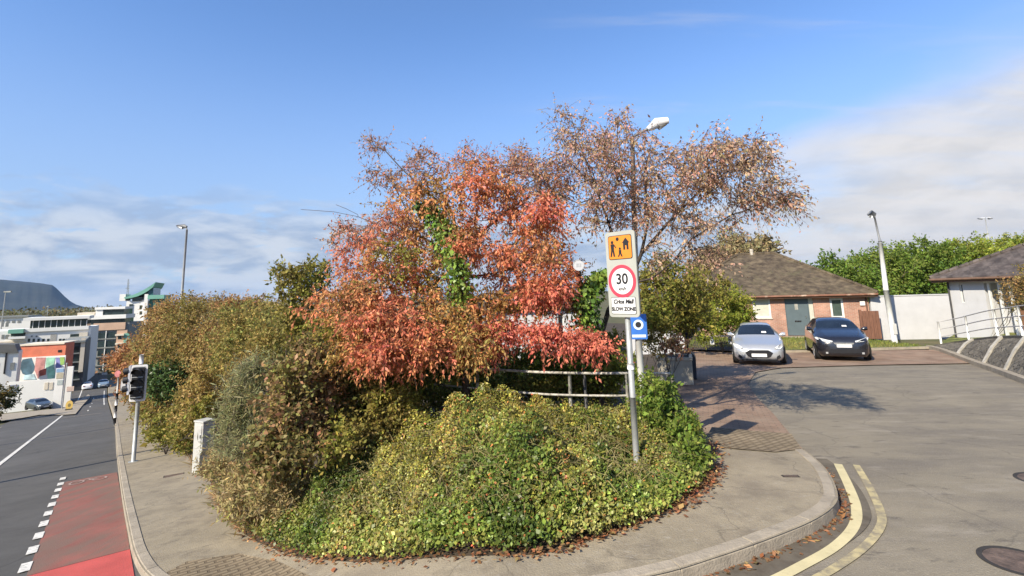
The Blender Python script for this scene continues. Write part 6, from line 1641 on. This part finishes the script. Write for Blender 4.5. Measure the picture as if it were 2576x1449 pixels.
def gc_height(P):
    d = front_dist(P)
    rise = np.clip(d/1.1, 0, 1)**.6
    pole = np.exp(-(((P[:, 0]-1.45)/.42)**2+((P[:, 1]-6.75)/.85)**2))
    rise = rise*(1-.92*pole)
    h = .09+rise*(.20+.55*bump(P, .6, 81)*bump(P, .3, 87)+.34*bump(P, .13, 82))+np.clip(d-1.0, 0, 3)*.05
    return h*(1-.5*np.clip((P[:, 1]-8.4)/1.2, 0, 1))
def gc_points(n):
    x0, y0 = gca.min(0)-.05; x1, y1 = gca.max(0)+.05; out = []
    while sum(map(len, out)) < n:
        q = np.column_stack([rng.uniform(x0, x1, n), rng.uniform(y0, y1, n)])
        q = q[inpoly(q, gca)]
        # nearer ground gets more leaves
        keep = rng.random(len(q)) < np.clip((6.2/np.hypot(q[:, 0], q[:, 1]))**1.6, .3, 1)
        out.append(q[keep])
    return np.vstack(out)[:n]
def ground_cover():
    n = 155000
    P = gc_points(n); P = P+rng.normal(0, .05, P.shape); h = gc_height(P)
    z = terrain_v(P[:, 0], P[:, 1])+.10+h*(1-.55*rng.random(n)**2.2)
    d = front_dist(P)
    k = .55*bump(P, .5, 83)+.45*bump(P, .17, 84)
    f = np.clip((d-.2)/2.2+(k-.5)*1.1, 0, 1)       # glossy green near the path, yellower and browner further up
    C = np.empty((n, 3)); r = rng.random(n)
    near = tones([(.055, .085, .02), (.09, .13, .03), (.14, .18, .045), (.14, .135, .045), (.24, .26, .11), (.075, .09, .028)], k, n, .3)
    farc = tones([(.13, .14, .035), (.19, .19, .045), (.26, .25, .06), (.23, .18, .07), (.14, .125, .04), (.25, .25, .06), (.11, .125, .03)], bump(P, .35, 85), n, .25)
    C[:] = np.where((rng.random(n) < f)[:, None], farc, near)
    red = rng.random(n) < .025+.05*(bump(P, .3, 86) > .8)
    C[red] = tones([(.34, .10, .05), (.26, .12, .05), (.40, .2, .09)], rng.random(red.sum()), red.sum())
    dk = .55+.6*bump(P, .28, 90)**.7
    C = C*np.array([1.10, 1.02, .78])*dk[:, None]
    P3 = np.column_stack([P, z])
    A = rdir(n)*.9+np.array([0, 0, -.1]); N = rdir(n)*.75+np.array([-.15, -.35, .8])
    l = (.037-.008*f)*np.clip(np.exp(rng.normal(0, .36, n)), .4, 1.6)*np.where(red, .8, 1)
    o = leaf_object('ground_cover', P3, A, N, l, l*.72, C, GLOSSY, None, .05)
    tag(o, 'thick mixed green ground cover of ivy and bramble filling the corner bed', 'ground cover', None, 'stuff')
    # dark earth sheet under the leaves; shade of the gaps is in its colour
    def zf(x, y):
        q = np.array([[x, y]]); return T(x, y)+.04+float(gc_height(q)[0])*.45*min(1.0, float(front_dist(q)[0])/.5)
    sheet('undergrowth', GC, .16, 0, pm('undergrowth_shade', (.028, .03, .012), .95, .4, 6, .6), 'dark earth sheet beneath the ground cover, shade of the gaps in its colour', 'undergrowth', 'stuff', zf)
    # leafy shoots standing proud of the mat
    q = gc_points(1500); q = q[front_dist(q) > .3]; hq = gc_height(q); m = len(q)
    base = np.column_stack([q, terrain_v(q[:, 0], q[:, 1])+.08+hq*.75])
    kq = bump(q, .4, 88)
    (b_, d_, l_), LP, LD, LK = sprays(base, kq, 2, .36, 9, (0, -.1, .75), .12)
    c = tones([(.12, .14, .03), (.19, .19, .045), (.19, .14, .06), (.08, .12, .025), (.25, .21, .08)], LK, len(LP), .25)
    o = leaf_object('leafy_shoots', LP, LD*.4+rdir(len(LP)), rdir(len(LP))+np.array([0, -.3, .5]), .040*np.exp(rng.normal(0, .4, len(LP))), .015, c, LEAF, None, .05)
    tag(o, 'upright leafy shoots rising from the ground cover', 'ground cover', None, 'stuff')
    # brambles and dry stalks arching through it
    m = 2800; P = gc_points(m); d = front_dist(P); P = P[d > .35]; m = len(P)
    h = gc_height(P); z = terrain_v(P[:, 0], P[:, 1])+.1+h*.6
    mb = MB()
    dirs = rdir(m); L_ = rng.uniform(.15, .6, m)
    for i in range(m):
        a = np.array([P[i, 0], P[i, 1], z[i]]); q = dirs[i]*L_[i]; q[2] = abs(q[2])*.5+.12
        mid = a+q*.55+np.array([0, 0, .07]); e = a+q*np.array([1, 1, .7])
        mb.tube([a, mid, e], [.0045, .0038, .002], 3, cap=False)
    tag(mb.build('bramble_stalks', pm('dry_stalk', (.20, .165, .07), .9, .45, 1.5)), 'thin brown bramble stalks arching through the ground cover', 'brambles', None, 'stuff')
ground_cover()
def dry_grass():
    Ps = []
    for (px, py, Y, rx, ry, n) in ((560, 1180, 11.5, 60, 60, 1700), (600, 1250, 9.5, 70, 60, 2200), (680, 1310, 7.9, 80, 50, 1500), (500, 1170, 14.5, 40, 30, 800), (400, 1090, 20, 60, 40, 1200), (660, 1180, 9.4, 70, 50, 1400)):
        g = G(px, py, .1); r = rx*g.y/F_
        Ps.append(np.column_stack([rng.normal(g.x, r*.55, n), rng.normal(g.y+.2, r*.8, n)]))
    P = np.vstack(Ps)
    # keep it on the planted side of the footpath edge
    vp = np.array([(p[0], p[1]) for p in inner]+[(0, 30), TU(150, 30)]); P = P[inpoly(P, vp)]; n = len(P)
    z = terrain_v(P[:, 0], P[:, 1])+.08
    A = rdir(n)*.95+np.array([0, 0, .8]); N = rdir(n); l = rng.uniform(.15, .5, n)
    C = tones([(.26, .20, .10), (.32, .25, .13), (.25, .16, .08), (.19, .18, .07), (.30, .18, .09)], bump(P, .5, 91), n, .25)
    o = leaf_object('dry_grass', np.column_stack([P, z]), A, N, l, .014+.01*rng.random(n), C, None, None)
    tag(o, 'straw coloured dry grass along the back of the left footpath', 'dry grass', None, 'stuff')
dry_grass()
def litter():
    P = []
    ed = np.array(catmull(IN[6:], 14)); i = rng.integers(0, len(ed), 1500); P.append(ed[i]+rng.normal(0, .06, (1500, 2)))
    ed2 = np.array([G(x, y, .1)[:2] for x, y in ((1790, 1120), (1785, 1180), (1760, 1225), (1690, 1285))]); ed2 = np.array(catmull(ed2, 20)); i = rng.integers(0, len(ed2), 900); P.append(ed2[i]+rng.normal(0, .09, (900, 2)))
    P = np.vstack(P); n = len(P); z = terrain_v(P[:, 0], P[:, 1])+.113+rng.random(n)*.03
    Q = np.array([p[:2] for p in yl]); 
    ko = np.array(outer[-44:-4]); j = rng.integers(0, len(ko)-1, 420); t_ = rng.random((420, 1)); K = ko[j]*(1-t_)+ko[j+1]*t_; dv = ko[j+1]-ko[j]; nn = np.column_stack([dv[:, 1], -dv[:, 0]]); nn /= np.linalg.norm(nn, axis=1, keepdims=True)
    K = K+nn*np.abs(rng.normal(.03, .05, (420, 1))); 
    vpz = terrain_v(K[:, 0], K[:, 1])-.008
    S_ = np.column_stack([rng.uniform(-4, 5.5, 160), rng.uniform(5, 9, 160)])
    P3 = np.vstack([np.column_stack([P, z]), np.column_stack([K, vpz])]); n = len(P3)
    C = tones([(.24, .09, .045), (.17, .08, .04), (.32, .15, .07), (.12, .07, .035), (.36, .24, .11)], rng.random(n), n)
    l = .05*np.exp(rng.normal(0, .25, n))
    o = leaf_object('fallen_leaves', P3, rdir(n)*np.array([1, 1, .25]), np.tile([0, 0, 1.0], (n, 1))+rdir(n)*.35, l, l*.6, C, None, None, .05)
    tag(o, 'rust brown fallen leaves gathered along the bed edge and gutter', 'fallen leaves', None, 'stuff')
litter()
def lawn_grass():
    pl = np.array([tuple(p) for p in lawn]); x0, y0 = pl.min(0); x1, y1 = pl.max(0)
    q = np.column_stack([rng.uniform(x0, x1, 16000), rng.uniform(y0, y1, 16000)]); q = q[inpoly(q, pl)]; n = len(q)
    o = leaf_object('grass', np.column_stack([q, terrain_v(q[:, 0], q[:, 1])+.05]), rdir(n)*.4+np.array([0, 0, 1.0]), rdir(n), rng.uniform(.06, .16, n), np.full(n, .03), tones([(.11, .14, .03), (.16, .17, .04), (.22, .19, .07)], bump(q, 1.2, 95), n), None, None)
    tag(o, 'short grass in front of the brick bungalow', 'grass', None, 'stuff')
lawn_grass()
def woodland():
    n = 14000
    x = rng.uniform(-1100, -330, n); y = rng.uniform(430, 640, n); h = 11+6*bump(np.column_stack([x, y]), 30, 97)
    z = -14.4+h*rng.random(n)**.6
    o = leaf_object('woodland', np.column_stack([x, y, z]), rdir(n), rdir(n)+np.array([0, -.5, .5]), rng.uniform(1.4, 3.2, n), rng.uniform(1.0, 2.4, n), tones([(.05, .07, .02), (.09, .09, .03), (.13, .10, .04), (.06, .06, .025)], bump(np.column_stack([x, y]), 40, 98), n), None, None)
    tag(o, 'far-off wood in front of the mountain', 'woodland', None, 'stuff')
woodland()
mass('shrub', 'olive and yellow shrubs between the brown bush and the guard rail', sp(950, 1010, 9.6), [bl(880, 960, 9.6, 60, 60, .7, 60), bl(950, 955, 9.9, 60, 45, .7, 54), bl(880, 1040, 8.9, 55, 45, .6, 40), bl(970, 1010, 9.2, 70, 36, .6, 46), bl(940, 1070, 8.9, 70, 40, .6, 56), bl(1010, 1040, 9.3, 60, 32, .6, 40), bl(880, 1110, 8.2, 50, 36, .5, 36), bl(850, 900, 9.8, 45, 50, .6, 36)], [(.12, .13, .03), (.19, .18, .035), (.24, .20, .05), (.16, .12, .04), (.09, .10, .025)], leaf=.065, tw=8, ln=.26, lv=7, keyscale=.45, seed=101)
# even air that fades the mountain
def air():
    mb = MB().box(-9000, 9000, -900, 11500, -34, 420)
    m = bpy.data.materials.new('pale_air'); m.use_nodes = True; t = m.node_tree
    t.nodes.remove(t.nodes['Principled BSDF'])
    v = t.nodes.new('ShaderNodeVolumePrincipled'); v.inputs['Color'].default_value = (0.36, 0.59, 0.96, 1); v.inputs['Density'].default_value = 0.00003; v.inputs['Anisotropy'].default_value = 0.0
    t.links.new(v.outputs[0], t.nodes['Material Output'].inputs['Volume'])
    o = mb.build('haze', m); tag(o, 'pale blue air thickening towards the mountain', 'haze', None, 'stuff')
air()
